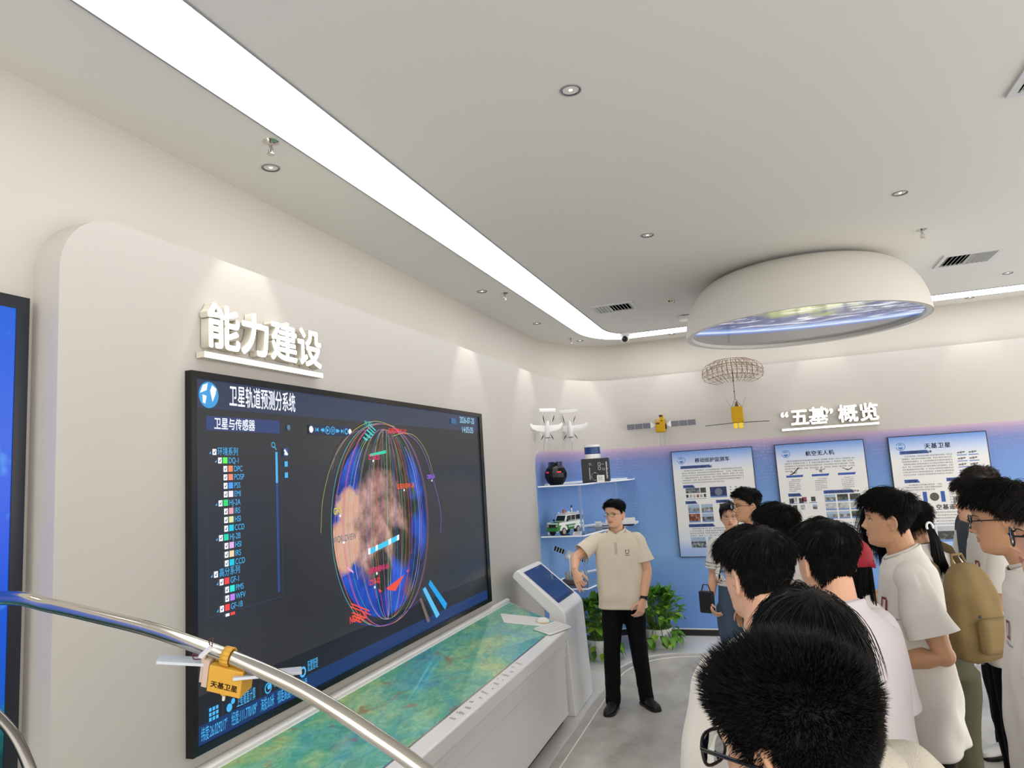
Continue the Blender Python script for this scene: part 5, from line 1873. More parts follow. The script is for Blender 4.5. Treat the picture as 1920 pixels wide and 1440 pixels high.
def hair_mesh(style, seed, M, world_down, extra=1.0, ztop=9):
    """scalp cap and tapering strands, built in head space and placed with M"""
    st = STYLES[style]
    rng = random.Random(seed)
    down = (M.to_3x3().inverted() @ Vector(world_down)).normalized()
    def thick(i, j):
        z = HG[i][j].z; a = 2 * PI * j / NA
        q = smoothstep(.12, .2, z)
        t = st['ts'] * (1 - q) + st['tt'] * q
        return t * extra * smoothstep(-.006, .014, z - zlim(a, st))
    V, F = [], []
    for i in range(NZ + 1):
        for j in range(NA):
            t = thick(i, j)
            p = HG[i][j]
            wob = .0035 * noise.noise(p * 55 + Vector((seed, 0, 0))) if t > .004 else 0
            V.append(p + HN[i][j] * (t * .75 + wob if t > .0006 else -.005))
    for i in range(NZ):
        for j in range(NA):
            F.append((i * NA + j, i * NA + (j + 1) % NA, (i + 1) * NA + (j + 1) % NA, (i + 1) * NA + j))
    F.append(tuple(range(NZ * NA, NZ * NA + NA)))
    W = Vector((.012, -.045, .232))
    cells = [(i, j) for i in range(4, NZ) for j in range(NA) if zlim(2 * PI * j / NA, st) < HG[i][j].z < ztop]
    wts = [max(.05, math.hypot(HG[i][j].x, HG[i][j].y)) for i, j in cells]
    for (i, j) in rng.choices(cells, wts, k=st['n']):
        b0, b1 = rng.random(), rng.random()
        i2, j2 = min(NZ, i + 1), (j + 1) % NA
        p0 = HG[i][j].lerp(HG[i2][j], b0).lerp(HG[i][j2].lerp(HG[i2][j2], b0), b1)
        nrm = HN[i][j].lerp(HN[i2][j], b0).lerp(HN[i][j2].lerp(HN[i2][j2], b0), b1).normalized()
        z = p0.z
        q = smoothstep(.15, .205, z)
        L = (st['ls'] * (1 - q) + st['lt'] * q) * rng.uniform(.65, 1.15)
        p = p0 + nrm * thick(i, j) * rng.uniform(.3, .95)
        flow = p0 - W
        flow -= nrm * flow.dot(nrm)
        if flow.length < 1e-4: flow = Vector((1, 0, 0))
        flow.normalize()
        cl = Vector((noise.noise(p0 * 38 + Vector((seed, 1, 0))), noise.noise(p0 * 38 + Vector((seed, 7, 3))), noise.noise(p0 * 38 + Vector((5, seed, 9)))))
        if style == 'crew':
            d_ = nrm * 1.0 + flow * .25 + cl * .5 + Vector((0, .15, .35)) * q
        else:
            d_ = flow + nrm * st['lift'] * rng.uniform(.3, 1.7) + Vector((0, st['fwd'], 0)) * q + cl * st['mess'] * 1.6
        d_ = (d_ + Vector((rng.gauss(0, 1), rng.gauss(0, 1), rng.gauss(0, 1))) * st['mess'] * .35).normalized()
        ns = 3 if L < .03 else (5 if L < .12 else 9)
        stp = L / ns
        pts = [p.copy()]
        for k in range(ns):
            p = p + d_ * stp
            if style != 'crew':
                loc, nn_, _i, dist = HEAD_BVH.find_nearest(p)
                s_ = (p - loc).dot(nn_)
                mn = .003 + .4 * thick(i, j)
                if s_ < mn and p.z > -.02:
                    p = loc + nn_ * mn
                d_ = (d_ + down * (.24 if L < .12 else .34) * (1 if style != 'short' else .4)).normalized()
                if style == 'tied': d_ = (d_ + Vector((0, -.35, 0))).normalized()
            pts.append(p.copy())
        w = st['w'] * rng.uniform(.7, 1.3)
        base = len(V)
        up_ = Vector((0, 0, 1)) if abs(d_.z) < .9 else Vector((1, 0, 0))
        sx = d_.cross(up_).normalized(); sy = d_.cross(sx)
        nr = len(pts)
        for k, c in enumerate(pts[:-1]):
            r = w * (1 - .55 * k / nr)
            for m_ in range(3):
                V.append(c + sx * (r * math.cos(m_ * 2.094)) + sy * (r * math.sin(m_ * 2.094)))
        V.append(pts[-1])
        for k in range(nr - 2):
            for m_ in range(3):
                F.append((base + k * 3 + m_, base + k * 3 + (m_ + 1) % 3, base + k * 3 + 3 + (m_ + 1) % 3, base + k * 3 + 3 + m_))
        e_ = base + (nr - 2) * 3
        for m_ in range(3):
            F.append((e_ + m_, e_ + (m_ + 1) % 3, base + (nr - 1) * 3))
    me = bpy.data.meshes.new('hair')
    me.from_pydata([M @ v for v in V], [], F)
    return me

def hand(bm, w, f, n, side, curl=(.5, .55, .6, .65), S=1.0, point=False):
    """palm, four fingers and a thumb at wrist w; f = towards the fingertips, n = out of the back of the hand"""
    f = Vector(f).normalized(); n = Vector(n); n = (n - f * n.dot(f)).normalized()
    x = f.cross(n) * side          # towards the thumb
    P = lambda a, b, c: Vector(w) + (x * a + f * b + n * c) * S
    tube(bm, [P(0, -.02, 0), P(.0, .015, 0), P(.002, .05, .002), P(.001, .085, .002)], [(.027 * S, .020 * S), (.032 * S, .019 * S), (.040 * S, .016 * S), (.041 * S, .013 * S)], 14, up=n)
    lens_ = (.88, 1.0, 1.06, .98)
    for k in range(4):
        u = -.031 + .0205 * k
        L = lens_[k]
        c = curl[3 - k] if not hasattr(curl, 'get') else .5
        p = P(u, .078 + (.006 if k in (1, 2) else 0), .002)
        sp_ = (u * 2.4)
        pts, rad = [p], [.0092 * S]
        a = .12
        for seg, r in ((.044, .0085), (.027, .0078), (.022, .006)):
            a += c
            d_ = (f * math.cos(a) - n * math.sin(a) + x * sp_ * .35).normalized()
            p = p + d_ * seg * L * S
            pts.append(p); rad.append(r * S)
        tube(bm, pts, rad, 10)
        ball(bm, pts[-1], rad[-1], 8, 6)
    p = P(.026, .012, -.006)
    pts, rad = [p], [.0125 * S]
    for d0, seg, r in ((x * .75 + f * .75 - n * .25, .042, .0108), (x * .35 + f * .95 - n * .3, .030, .0095), (x * .1 + f * 1 - n * .35, .024, .007)):
        p = p + d0.normalized() * seg * S
        pts.append(p); rad.append(r * S)
    tube(bm, pts, rad, 10); ball(bm, pts[-1], rad[-1], 8, 6)

def loft(bm, rings, cap=(False, False)):
    R = [[bm.verts.new(p) for p in r] for r in rings]
    n = len(R[0])
    for a, b in zip(R, R[1:]):
        for j in range(n):
            bm.faces.new((a[j], a[(j + 1) % n], b[(j + 1) % n], b[j]))
    if cap[0]: bm.faces.new(R[0][::-1])
    if cap[1]: bm.faces.new(R[-1])
    return R

def fold(p, seed, amp, k=1.0):
    q = Vector((p[0] * 8.5, p[1] * 8.5, p[2] * 1.9)) + Vector((seed * 3.1, seed, 0))
    r = Vector((p[0] * 7 + p[2] * 5, p[1] * 7, p[2] * 6)) + Vector((seed, 0, seed * 2.3))
    return 1.7 * amp * (1.1 * noise.noise(q) + .7 * noise.noise(r) * k)

class Person:
    """local frame: facing +y, the person's right at +x"""
    def __init__(s, label, top, h, az, group=None, skin=0, voxel=.006, female=False, build=1.0, fwd=.0, hy=0.0, hp=0.0, hr=0.0, seed=1, fat=1.0):
        s.S = S = h / 1.75
        s.h, s.seed, s.skin, s.voxel, s.fat = h, seed, M_skin[skin], voxel, fat
        R = Matrix.Rotation(math.radians(az), 3, 'Z')
        s.neck = Vector((0, -.012 + fwd * .45, 1.475)) * S
        s.pivot = Vector((0, .012 + fwd, 1.555)) * S
        HM = Matrix.Rotation(math.radians(hy), 4, 'Z') @ Matrix.Rotation(math.radians(hp), 4, 'X') @ Matrix.Rotation(math.radians(hr), 4, 'Y')
        hs = S * (1.0 if not female else .96)
        s.HM = Matrix.Translation(s.pivot) @ HM @ Matrix.Diagonal((hs, hs, hs, 1)) @ Matrix.Translation((0, .008, -.045))
        hc = s.HM @ Vector((0, 0, .2))
        off = R @ Vector((hc.x, hc.y, 0))
        s.t = thing('person', label, 'person', (top[0] - off.x, top[1] - off.y, 0), math.radians(az), group)
        s.shw = (.178 if not female else .155) * S * build
        s.sh = {1: Vector((s.shw, -.015, 1.415 * S)), -1: Vector((-s.shw, -.015, 1.415 * S))}
        s.female = female
        s.arms = {}
        s.bm = bm_new()
        s.top_z = h
    def arm(s, side, up, fore, f=None, n=None, curl=(.5, .55, .6, .65), lu=.285, lf=.25):
        S = s.S
        a = s.sh[side]
        e = a + Vector(up).normalized() * lu * S
        w = e + Vector(fore).normalized() * lf * S
        s.arms[side] = (a, e, w, Vector(fore).normalized())
        k = .92 if s.female else 1.0
        tube(s.bm, [a, a.lerp(e, .3), a.lerp(e, .7), e, e.lerp(w, .25), e.lerp(w, .6), w], [v * S * k for v in (.036, .045, .044, .040, .042, .036, .027)], 14)
        ball(s.bm, a, .038 * S * k, 12, 8); ball(s.bm, e, .0405 * S * k, 12, 8)
        fd = Vector(f) if f is not None else Vector(fore)
        nd = Vector(n) if n is not None else Vector((side, 0, 0))
        hand(s.bm, w + fd.normalized() * .02 * S, fd, nd, s.side_sign(side), curl, S * k)
    def side_sign(s, side):
        return -side
    def body(s, fine=True):
        S, bm = s.S, s.bm
        ball(bm, s.pivot - Vector((0, .012 * S, -.02 * S)), .055 * S, 14, 10)
        tube(bm, [s.neck - Vector((0, .01, .05)) * S, s.neck, s.neck.lerp(s.pivot, .6) - Vector((0, .012, 0)) * S, s.pivot + Vector((0, -.014, .03)) * S], [v * S * (.88 if s.female else 1) * s.fat for v in (.066, .058, .056, .055)], 18)
        for sd in (1, -1):
            tube(bm, [s.neck + Vector((sd * .015, -.014, -.012)) * S, s.sh[sd] + Vector((-sd * .02, -.005, -.012)) * S], [.042 * S, .036 * S], 12)
        tube(bm, [Vector((0, -.01, v)) * S for v in (1.42, 1.36, 1.25, 1.12, 1.02)], [(.125 * S, .066 * S), (.145 * S, .08 * S), (.145 * S, .08 * S), (.135 * S, .08 * S), (.135 * S, .08 * S)], 18, up=(0, 1, 0))
        hb = grid_mesh(HG)
        for v in hb.verts: v.co = s.HM @ v.co
        join(bm, hb)
        for sd in (1, -1):
            E_ = s.HM @ Matrix.Translation((sd * .0735, -.016, .105)) @ Matrix.Rotation(sd * math.radians(24), 4, 'Z') @ Matrix.Rotation(math.radians(-8), 4, 'X')
            ball(bm, E_.translation, 1, 14, 10, M=Matrix.Diagonal((1, 1, 1, 1)) if False else (E_.to_3x3().to_4x4() @ Matrix.Diagonal((.0065, .0175, .030, 1))))
            P = []
            for i in range(15):
                a = math.radians(-150 + 330 * i / 14)
                P.append(E_ @ Vector((sd * .006, -.002 - .0165 * math.cos(a + .3), .003 + .028 * math.sin(a + .3))))
            tube(bm, P, .0042 * S, 8)
            ball(bm, E_ @ Vector((sd * .002, .006, -.026)), .0075 * S, 8, 6)
        me = fuse(bm, s.voxel, 1 if s.voxel < .005 else 2)
        # take the face back to the sculpted head surface
        inv = s.HM.inverted()
        for v in me.vertices:
            p = inv @ v.co
            if p.y > .015 and p.z > .004 and p.z < .2 and abs(p.x) < .062:
                loc, nn_, _i, dist = HEAD_BVH.find_nearest(p)
                if dist is not None and dist < .012:
                    v.co = s.HM @ p.lerp(loc, smoothstep(.015, .035, p.y) * smoothstep(.004, .016, p.z))
        o = obj('body', me, [s.skin, M_lip], s.t, 180)
        for p in me.polygons:
            c = inv @ p.center
            if c.y > .07 and .0465 < c.z < .0645 and abs(c.x) < .024 * (1 - ((c.z - .0548) / .0115) ** 2 * .8):
                p.material_index = 1
        s.skin_obj = o
        return o
    def face(s, brow=.0028):
        H = s.HM
        def surf(x, z, k=.0008):
            loc, nn_, _i, _d = HEAD_BVH.ray_cast(Vector((x, .2, z)), Vector((0, -1, 0)))
            return loc + nn_ * k
        for sd in (1, -1):
            c = surf(sd * .032, .1175, -.0035)
            bm = bm_new()
            ball(bm, (0, 0, 0), 1, 14, 10, M=H @ Matrix.Translation(c) @ Matrix.Diagonal((.0135, .0068, .0048, 1)))
            o = obj('eye', bm, M_eyew, s.t, 180)
            bm = bm_new()
            ball(bm, (0, 0, 0), 1, 12, 8, M=H @ Matrix.Translation(c + Vector((-sd * .001, .0022, 0))) @ Matrix.Diagonal((.0064, .0058, .0047, 1)))
            obj('iris', bm, M_iris, o, 180)
            bm = bm_new()
            tube(bm, [H @ (surf(sd * (.032 + q), .1175 + .0055 - 42 * q * q * (.7 if q * sd > 0 else 1), .0006)) for q in (-.015, -.010, -.005, 0, .005, .010, .015)], .0011 * s.S, 6)
            obj('eyelid', bm, M_hair, s.t, 180)
            bm = bm_new()
            tube(bm, [H @ surf(sd * q, z, .0006) for q, z in ((.014, .1325), (.022, .1360), (.032, .1385), (.041, .1375), (.050, .1325))], [(.0012, .001), (.0026, .0014), (brow, .0014), (.0024, .0014), (.0008, .0008)], 6, up=(0, 0, 1))
            obj('eyebrow', bm, M_hair, s.t, 180)
    def hair(s, style, col=None, extra=1.0, ztop=9):
        down = Vector((0, 0, -1))
        me = hair_mesh(style, s.seed, s.HM, down, extra, ztop)
        return obj('hair', me, col or M_hair, s.t, 180)
    def glasses(s, m, r=.0014, w=.024, hgt=.019, rim=True, half=False):
        H = s.HM
        g = None
        bm = bm_new()
        for sd in (1, -1):
            P = []
            for i in range(24):
                a = 2 * PI * i / 24
                c, d_ = math.cos(a), math.sin(a)
                P.append(H @ Vector((sd * .0335 + w * math.copysign(abs(c) ** .7, c), .0985 - .006 * abs((sd * .0335 + w * c) / .06) ** 2, .1155 + hgt * math.copysign(abs(d_) ** .75, d_))))
            if rim: tube(bm, P, r, 6, closed=True)
        tube(bm, [H @ Vector((-.0105, .1, .120)), H @ Vector((0, .1025, .1225)), H @ Vector((.0105, .1, .120))], r, 6)
        g = obj('glasses_frame', bm, m, s.t, 180)
        for sd in (1, -1):
            bm = bm_new()
            tube(bm, [H @ Vector((sd * .0575, .094, .122)), H @ Vector((sd * .068, .085, .1225)), H @ Vector((sd * .0765, .02, .121)), H @ Vector((sd * .079, -.012, .119)), H @ Vector((sd * .0775, -.034, .098))], r * 1.15, 6)
            obj('temple', bm, m, g, 180)
            bm = bm_new()
            P = []
            for i in range(20):
                a = 2 * PI * i / 20
                c, d_ = math.cos(a), math.sin(a)
                P.append(H @ Vector((sd * .0335 + w * math.copysign(abs(c) ** .7, c), .0985 - .006 * abs((sd * .0335 + w * c) / .06) ** 2, .1155 + hgt * math.copysign(abs(d_) ** .75, d_))))
            poly(bm, P)
            o = obj('lens', bm, M_lens, g, 180); mod(o, 'SOLIDIFY', thickness=.0012)
    def shirt(s, m, hem=.53, name='t_shirt', sleeve=.62, loose=1.0, collar='crew', open_=False, amp=.007, sl_r=1.0, hem_line=True, belly=0.0):
        S = s.S; k = loose
        fm = .9 if s.female else 1.0
        hz = hem * s.h / S
        sec = [(1.545, .066, .064, .062), (1.495, .074, .068, .072), (1.474, .105, .078, .088), (1.448, .158, .088, .100), (1.405, .187, .095, .106), (1.35, .194, .108, .112), (1.26, .192, .118, .114), (1.12, .186, .116 + belly, .108), (1.0, .190, .116 + belly, .110), (.94, .194, .118 + belly, .114), (.8, .200, .122, .120)]
        zs = [x[0] for x in sec][::-1]
        rings, N = [], 56
        nz = 46
        for i in range(nz + 1):
            z = hz + (1.54 - hz) * i / nz
            W = interp(zs, [x[1] for x in sec][::-1], z) * (k if z < 1.42 else 1) * (s.shw / (.178 * S))
            Fy = interp(zs, [x[2] for x in sec][::-1], z) * (k if z < 1.42 else 1) * fm
            By = interp(zs, [x[3] for x in sec][::-1], z) * (k if z < 1.42 else 1) * fm
            yo = -.012 + (s.neck.y / S + .012) * smoothstep(1.3, 1.48, z)
            row = []
            for j in range(N):
                a = 2 * PI * j / N
                c, d_ = math.cos(a), math.sin(a)
                ex = .82
                x = W * math.copysign(abs(c) ** ex, c)
                y = yo + (Fy if d_ > 0 else By) * math.copysign(abs(d_) ** ex, d_)
                p = Vector((x, y, z))
                dn = Vector((c, d_, 0))
                am = amp * (.25 + .95 * smoothstep(1.42, 1.0, z))
                row.append((p + dn * (fold(p, s.seed, am) + (.004 if abs(z - hz) < .02 and hem_line else 0))) * S)
            rings.append(row)
        bm = bm_new()
        loft(bm, rings)
        nk = s.neck / S
        bmesh.ops.bisect_plane(bm, geom=bm.verts[:] + bm.edges[:] + bm.faces[:], plane_co=Vector((0, nk.y, 1.496)) * S, plane_no=Vector((0, .42, 1)).normalized(), clear_outer=True)
        # sleeves
        for sd in (1, -1):
            if sd in s.arms:
                a, e, w, _ = s.arms[sd]
            else:
                a = s.sh[sd]; e = a + Vector((sd * .05, 0, -.28)) * S; w = e + Vector((0, .02, -.25)) * S
            up = (e - a).normalized()
            inn = a + Vector((-sd * .055, .004, .004)) * S
            L = (e - a).length * sleeve
            full = sleeve > 1.2
            if not full:
                pts = [inn, a + (Vector((-sd * .012, 0, -.002)) * S), a + up * .03 * S, a + up * L * .35, a + up * L * .6, a + up * L * .85, a + up * (L - .006 * S), a + up * L]
                rad = [.046, .058, .064, .069, .074, .078, .081, .081]
            else:
                pts = [inn, a + (Vector((-sd * .012, 0, -.002)) * S), a + up * .03 * S, a.lerp(e, .5), a.lerp(e, .85), e, e.lerp(w, .15), e.lerp(w, .5), e.lerp(w, .85), e.lerp(w, .97)]
                rad = [.056, .066, .069, .066, .062, .06, .058, .05, .045, .043]
            sb = bm_new()
            tube(sb, pts, [r * S * sl_r * (.9 if s.female else 1) for r in rad], 26, cap=False)
            bmesh.ops.subdivide_edges(sb, edges=sb.edges[:], cuts=1, use_grid_fill=True, smooth=.4)
            for v in sb.verts:
                q = (v.co - a).dot(up)
                ax = a + up * q
                r_ = v.co - ax
                if r_.length > 1e-5 and q > .02:
                    v.co += r_.normalized() * fold(v.co / S, s.seed + 5 * sd, amp * .8) * S
            join(bm, sb)
        o = obj(name, bm, m, s.t, 60)
        mod(o, 'SUBSURF', levels=1, render_levels=1)
        mod(o, 'SOLIDIFY', thickness=.004, offset=-1)
        s.shirt_obj = o
        if collar == 'crew':
            bm = bm_new()
            P = []
            for j in range(28):
                a = 2 * PI * j / 28
                y = nk.y * .6 + .064 * math.sin(a) * (1.05 if math.sin(a) > 0 else .9)
                P.append(Vector((.068 * math.cos(a), y, 1.493 - (y - nk.y) * .42)) * S)
            tube(bm, P, [(.006 * S, .011 * S)] * 28, 8, closed=True, up=(0, 0, 1))
            obj('neckband', bm, m, o, 180)
        return o
    def print_on(s, name, quads, at, m, w, parent=None, eps=.0035):
        """lays a small print onto the shirt front: quads in (x right in print, z up) metres around at = (x, z) local"""
        dg = bpy.context.evaluated_depsgraph_get()
        so = s.shirt_obj
        bv = BVHTree.FromObject(so, dg)
        bm = bm_new()
        for Q in quads:
            vs2 = []
            for (u, v) in Q:
                loc, nn_, _i, _d = bv.ray_cast(Vector((at[0] - u * w, 1.0, at[1] + v * w)), Vector((0, -1, 0)))
                if loc is None: break
                vs2.append(loc + Vector((0, 1, 0)) * eps)
            if len(vs2) == len(Q): poly(bm, vs2)
        return obj(name, bm, m, parent or so, None)
    def chest_logo(s, side=-1, z=1.31, x=.085, w=.034):
        S = s.S
        at = (side * x * S, z * S)
        q = lambda u0, v0, u1, v1: [(u0, v0), (u1, v0), (u1, v1), (u0, v1)]
        s.print_on('chest_emblem', [q(-.6, -.9, -.32, 1), q(.32, -.75, .6, .75), q(-.6, .72, .45, 1), q(-.6, -1.0, .75, -.72)], at, M_logo, w)
        rng = random.Random(2)
        lines_, u = [], -1.3
        while u < 1.5:
            d_ = rng.uniform(.08, .16)
            lines_.append(q(u, -1.62, u + d_ * .8, -1.45)); u += d_
        s.print_on('chest_print', lines_, at, mat('grey print', '8c9094', .5), w)
    def trousers(s, m, feet=None, waist=.60, voxel=.013, wide=1.0, shoes=M_shoe, sole=None, toe=(0, 0), short=False):
        S = s.S
        bm = bm_new()
        hz = .90 * S
        feet = feet or {1: Vector((.095, 0, 0)) * S, -1: Vector((-.095, 0, 0)) * S}
        tube(bm, [Vector((0, -.012, waist * s.h)), Vector((0, -.012, hz + .02 * S)), Vector((0, -.015, hz - .05 * S))], [(.155 * S, .105 * S), (.172 * S, .118 * S), (.165 * S, .115 * S)], 22, up=(0, 1, 0))
        for sd in (1, -1):
            f = feet[sd]
            hp_ = Vector((sd * .088 * S, -.012, hz - .02 * S))
            kn = hp_.lerp(Vector((f.x, f.y, .08 * S)), .5) + Vector((0, .018 * S, .01))
            an = Vector((f.x, f.y - .012 * S, .035 * S))
            P = [hp_, hp_.lerp(kn, .35), hp_.lerp(kn, .75), kn, kn.lerp(an, .3), kn.lerp(an, .7), an]
            tube(bm, P, [v * S * wide for v in (.098, .092, .078, .072, .070, .064, .062)], 18)
        for v in bm.verts: pass
        me = fuse(bm, voxel, 4)
        for v in me.vertices:
            p = v.co / S
            if p.z < .88:
                n_ = Vector((v.normal.x, v.normal.y, 0))
                q = 8 if p.z > .2 else 16
                v.co += n_ * noise.noise(Vector((p.x * 7, p.y * 7, p.z * q)) + Vector((s.seed, 0, 3))) * .008 * S
        obj('trousers', me, m, s.t, 180)
        if shoes is None: return
        for k, sd in enumerate((1, -1)):
            f = feet[sd]
            T = Matrix.Translation((f.x, f.y, 0)) @ Matrix.Rotation(math.radians(toe[k]), 4, 'Z') @ Matrix.Diagonal((S, S, S, 1))
            bm = bm_new()
            ys = [(-.075, .030, .052), (-.06, .036, .066), (-.02, .038, .074), (.03, .040, .066), (.08, .046, .050), (.13, .046, .040), (.165, .038, .032), (.185, .022, .024)]
            rings = []
            for y, w, hh in ys:
                row = []
                for j in range(18):
                    a = 2 * PI * j / 18
                    z = hh * .5 + .018 + hh * .62 * math.sin(a)
                    row.append(T @ Vector((w * math.cos(a) * (1 if math.sin(a) < .2 else .9), y, max(.016, z))))
                rings.append(row)
            loft(bm, rings, (True, True))
            bmesh.ops.recalc_face_normals(bm, faces=bm.faces[:])
            o = obj('shoe', bm, shoes, s.t, 60)
            bm = bm_new()
            pl_ = [(w * 1.08 * c, y) for y, w, hh in ys for c in (1,)] + [(-w * 1.08, y) for y, w, hh in ys[::-1]]
            prism(bm, [T @ Vector((x, y, .001)) for x, y in pl_], (0, 0, .022 * S))
            bevel(obj('sole', bm, sole or shoes, o), .004)
    def watch(s, side, m=None):
        a, e, w, f = s.arms[side]
        S = s.S
        c = w - f * .012 * S
        X, Y, _ = frame_of(f)
        bm = bm_new()
        tube(bm, [c - f * .011 * S, c + f * .011 * S], .0315 * S, 20)
        o = obj('wristwatch', bm, m or M_black, s.t)
        out = Vector((side, .35, .2)); out = (out - f * out.dot(f)).normalized()
        bm = bm_new()
        lathe(bm, [(0, .028 * S), (.019 * S, .028 * S), (.019 * S, .038 * S), (0, .039 * S)], 22, close=False, M=axes(c, f, out.cross(f), out))
        obj('watch_case', bm, M_gb, o)
# ---------------------------------------------------------------- the presenter
G_aud = 'visitors watching the presentation'
D = Vector
p = Person('man in beige polo and black trousers pointing down in front of the shelves', (-1.26,5.987,1.714), 1.712, 182, skin=0, voxel=.0045, hy=-20, seed=3)
p.arm(1, (.62, .52, -.50), (-.16, .95, -.30), (-.38, .35, -.85), (.2, .75, .35), (.75, .8, .35, .2), lu=.27)
p.arm(-1, (-.22, .04, -1), (.16, .42, -.9), (.28, .25, -.95), (-.6, .6, 0), (.45, .5, .55, .6))
p.body(); p.face(); p.hair('short'); p.glasses(M_dark, .0009, .023, .017)
sh = p.shirt(M_beige, hem=.475, name='polo_shirt', sleeve=.72, loose=1.06, collar=None, amp=.010, belly=.012)
for sd in (1, -1):
    S = p.S
    bm = bm_new()
    R = []
    for i in range(13):
        a = PI / 2 + sd * PI * i / 12 * -1
        x, y = .074 * math.cos(a) * 1.0, .066 * math.sin(a)
        z = 1.495 - .42 * (y - p.neck.y / S)
        top_ = Vector((x * .93, y * .93 + p.neck.y / S * .5, z + .018)) * S
        drop = .040 if i > 1 else .062
        bot = Vector((x * 1.30 + (sd * .02 if i < 2 else 0), y * 1.33 + p.neck.y / S * .5 + .006, z - drop + .006)) * S
        R.append((top_, bot))
    for (a0_, b0_), (a1_, b1_) in zip(R, R[1:]):
        poly(bm, [a0_, a1_, b1_, b0_])
    bmesh.ops.remove_doubles(bm, verts=bm.verts[:], dist=.0005)
    o = obj('collar', bm, M_beige, sh, 60); mod(o, 'SOLIDIFY', thickness=.004, offset=0); mod(o, 'SUBSURF', levels=1, render_levels=1)
q = lambda u0, v0, u1, v1: [(u0, v0), (u1, v0), (u1, v1), (u0, v1)]
p.print_on('placket', [q(-.4, v, .4, v + .5) for v in [.5 * i - 3.6 for i in range(7)]], (0, 1.395 * p.S), mat('beige placket', 'c2b6a2', .8), .028)
p.print_on('button', [[(.12 * math.cos(2 * PI * i / 10), -1.6 + .12 * math.sin(2 * PI * i / 10)) for i in range(10)]], (0, 1.40 * p.S), M_white, .028, eps=.005)
p.print_on('chest_emblem', [q(-.8, -.4, -.5, .9), q(.5, -.4, .8, .9), q(-.8, .6, -.2, .9), q(.2, .6, .8, .9), q(-.6, -.8, .6, -.45), q(-.9, -1.5, .9, -1.25)], (-.095 * p.S, 1.31 * p.S), mat('grey-brown emblem', '6a6258', .6), .02)
f = {1: Vector((.13, .07, 0)), -1: Vector((-.13, -.06, 0))}
p.trousers(M_trs, f, .56, wide=1.02, toe=(-6, 38))
p.watch(-1)

# ---------------------------------------------------------------- man and woman at the back
p = Person('man in glasses and navy shirt standing by the leftmost poster', (-0.164,5.479,1.772), 1.775, 116, G_aud, skin=1, voxel=.005, seed=5)
p.arm(1, (.1, 0, -1), (0, .2, -1)); p.arm(-1, (-.1, 0, -1), (0, .2, -1))
p.body(); p.face(.003); p.hair('short'); p.glasses(mat('brown glasses', '3a2416', .3), .0011, .024, .017)
p.shirt(M_navy_c, .52, 'polo_shirt', .7, 1.05); p.trousers(M_trs, voxel=.018)

p = Person('woman in white striped-hem top and blue jeans half hidden behind the man in navy', (-0.314,5.978,1.646), 1.655, 172, G_aud, voxel=.006, female=True, seed=6, hy=10)
p.arm(1, (.13, .02, -1), (.08, .45, -.85), (-.3, .6, -.6)); p.arm(-1, (-.15, 0, -1), (0, .5, -.8))
p.body(); p.face(); p.hair('tied'); p.glasses(M_grey, .0008, .023, .017)
sh = p.shirt(M_tee, .60, 'knit_top', .8, 1.0)
S = p.S
M_stripe = mat('dark knit stripe', '2a2c34', .7)
p.trousers(M_jean, waist=.62, wide=1.12, voxel=.016)
a, e, w, fdir = p.arms[1]
for q_ in (.62, .72):
    bm = bm_new(); c = a.lerp(e, q_); tube(bm, [c, c + (e - a).normalized() * .005], .079 * .9 * S, 20, cap=False); obj('stripe', bm, M_stripe, sh)
for z in (.615, .63):
    bm = bm_new()
    tube(bm, [Vector((.186 * S * .9 * math.cos(2 * PI * i / 36), -.012 + .122 * S * math.sin(2 * PI * i / 36) * .92, z * p.h)) for i in range(36)], .003, 6, closed=True)
    obj('stripe', bm, M_stripe, sh)
hb = Matrix.Translation(p.t.location) @ Matrix.Rotation(p.t.rotation_euler.z, 4, 'Z')
c = hb @ (w + Vector((.02, .03, .05)))
t = thing('handbag', 'black flat bag hanging at the side of the woman in jeans', 'bag', c, math.radians(160))
bevel(obj('bag_body', box(-.06, .06, -.02, .02, -.12, .05), mat('black leather', '1a1c22', .5), t), .01)
bm = bm_new(); tube(bm, [(-.04, 0, .045), (-.02, 0, .10), (.02, 0, .10), (.04, 0, .045)], .005, 8); obj('handle', bm, M_black, t)

# ---------------------------------------------------------------- student in the foreground with wire glasses
p = Person('student in cream T-shirt and thin wire glasses seen from behind, leftmost of the crowd', (-0.058,2.055,1.834), 1.81, 46, G_aud, voxel=.0045, seed=11, fat=1.12, hp=-2, hy=-5)
p.arm(1, (.15, .0, -1), (-.1, .35, -.9)); p.arm(-1, (-.16, .08, -1), (.25, .35, -.9))
p.body(); p.face(); p.hair('tidy'); p.glasses(M_chrome, .0009, .024, .02)
p.shirt(mat('cream white cotton', 'e6dfd2', .8, spec=.15), .47, 't_shirt', .86, 1.12, amp=.014, sl_r=1.12); p.trousers(M_trs, voxel=.02)

p = Person('student with thick black hair and lilac white T-shirt, right of the wire-glasses student', (0.144,2.425,1.84), 1.79, 50, G_aud, voxel=.0055, seed=12, hy=-18)
p.arm(1, (.06, .02, -1), (-.1, .35, -.9)); p.arm(-1, (-.12, .08, -1), (.25, .35, -.9))
p.body(); p.face(); p.hair('tidy', extra=1.15)
p.shirt(M_teeg, .47, 't_shirt', .86, 1.1, amp=.009, sl_r=1.1); p.trousers(M_trs, voxel=.02)

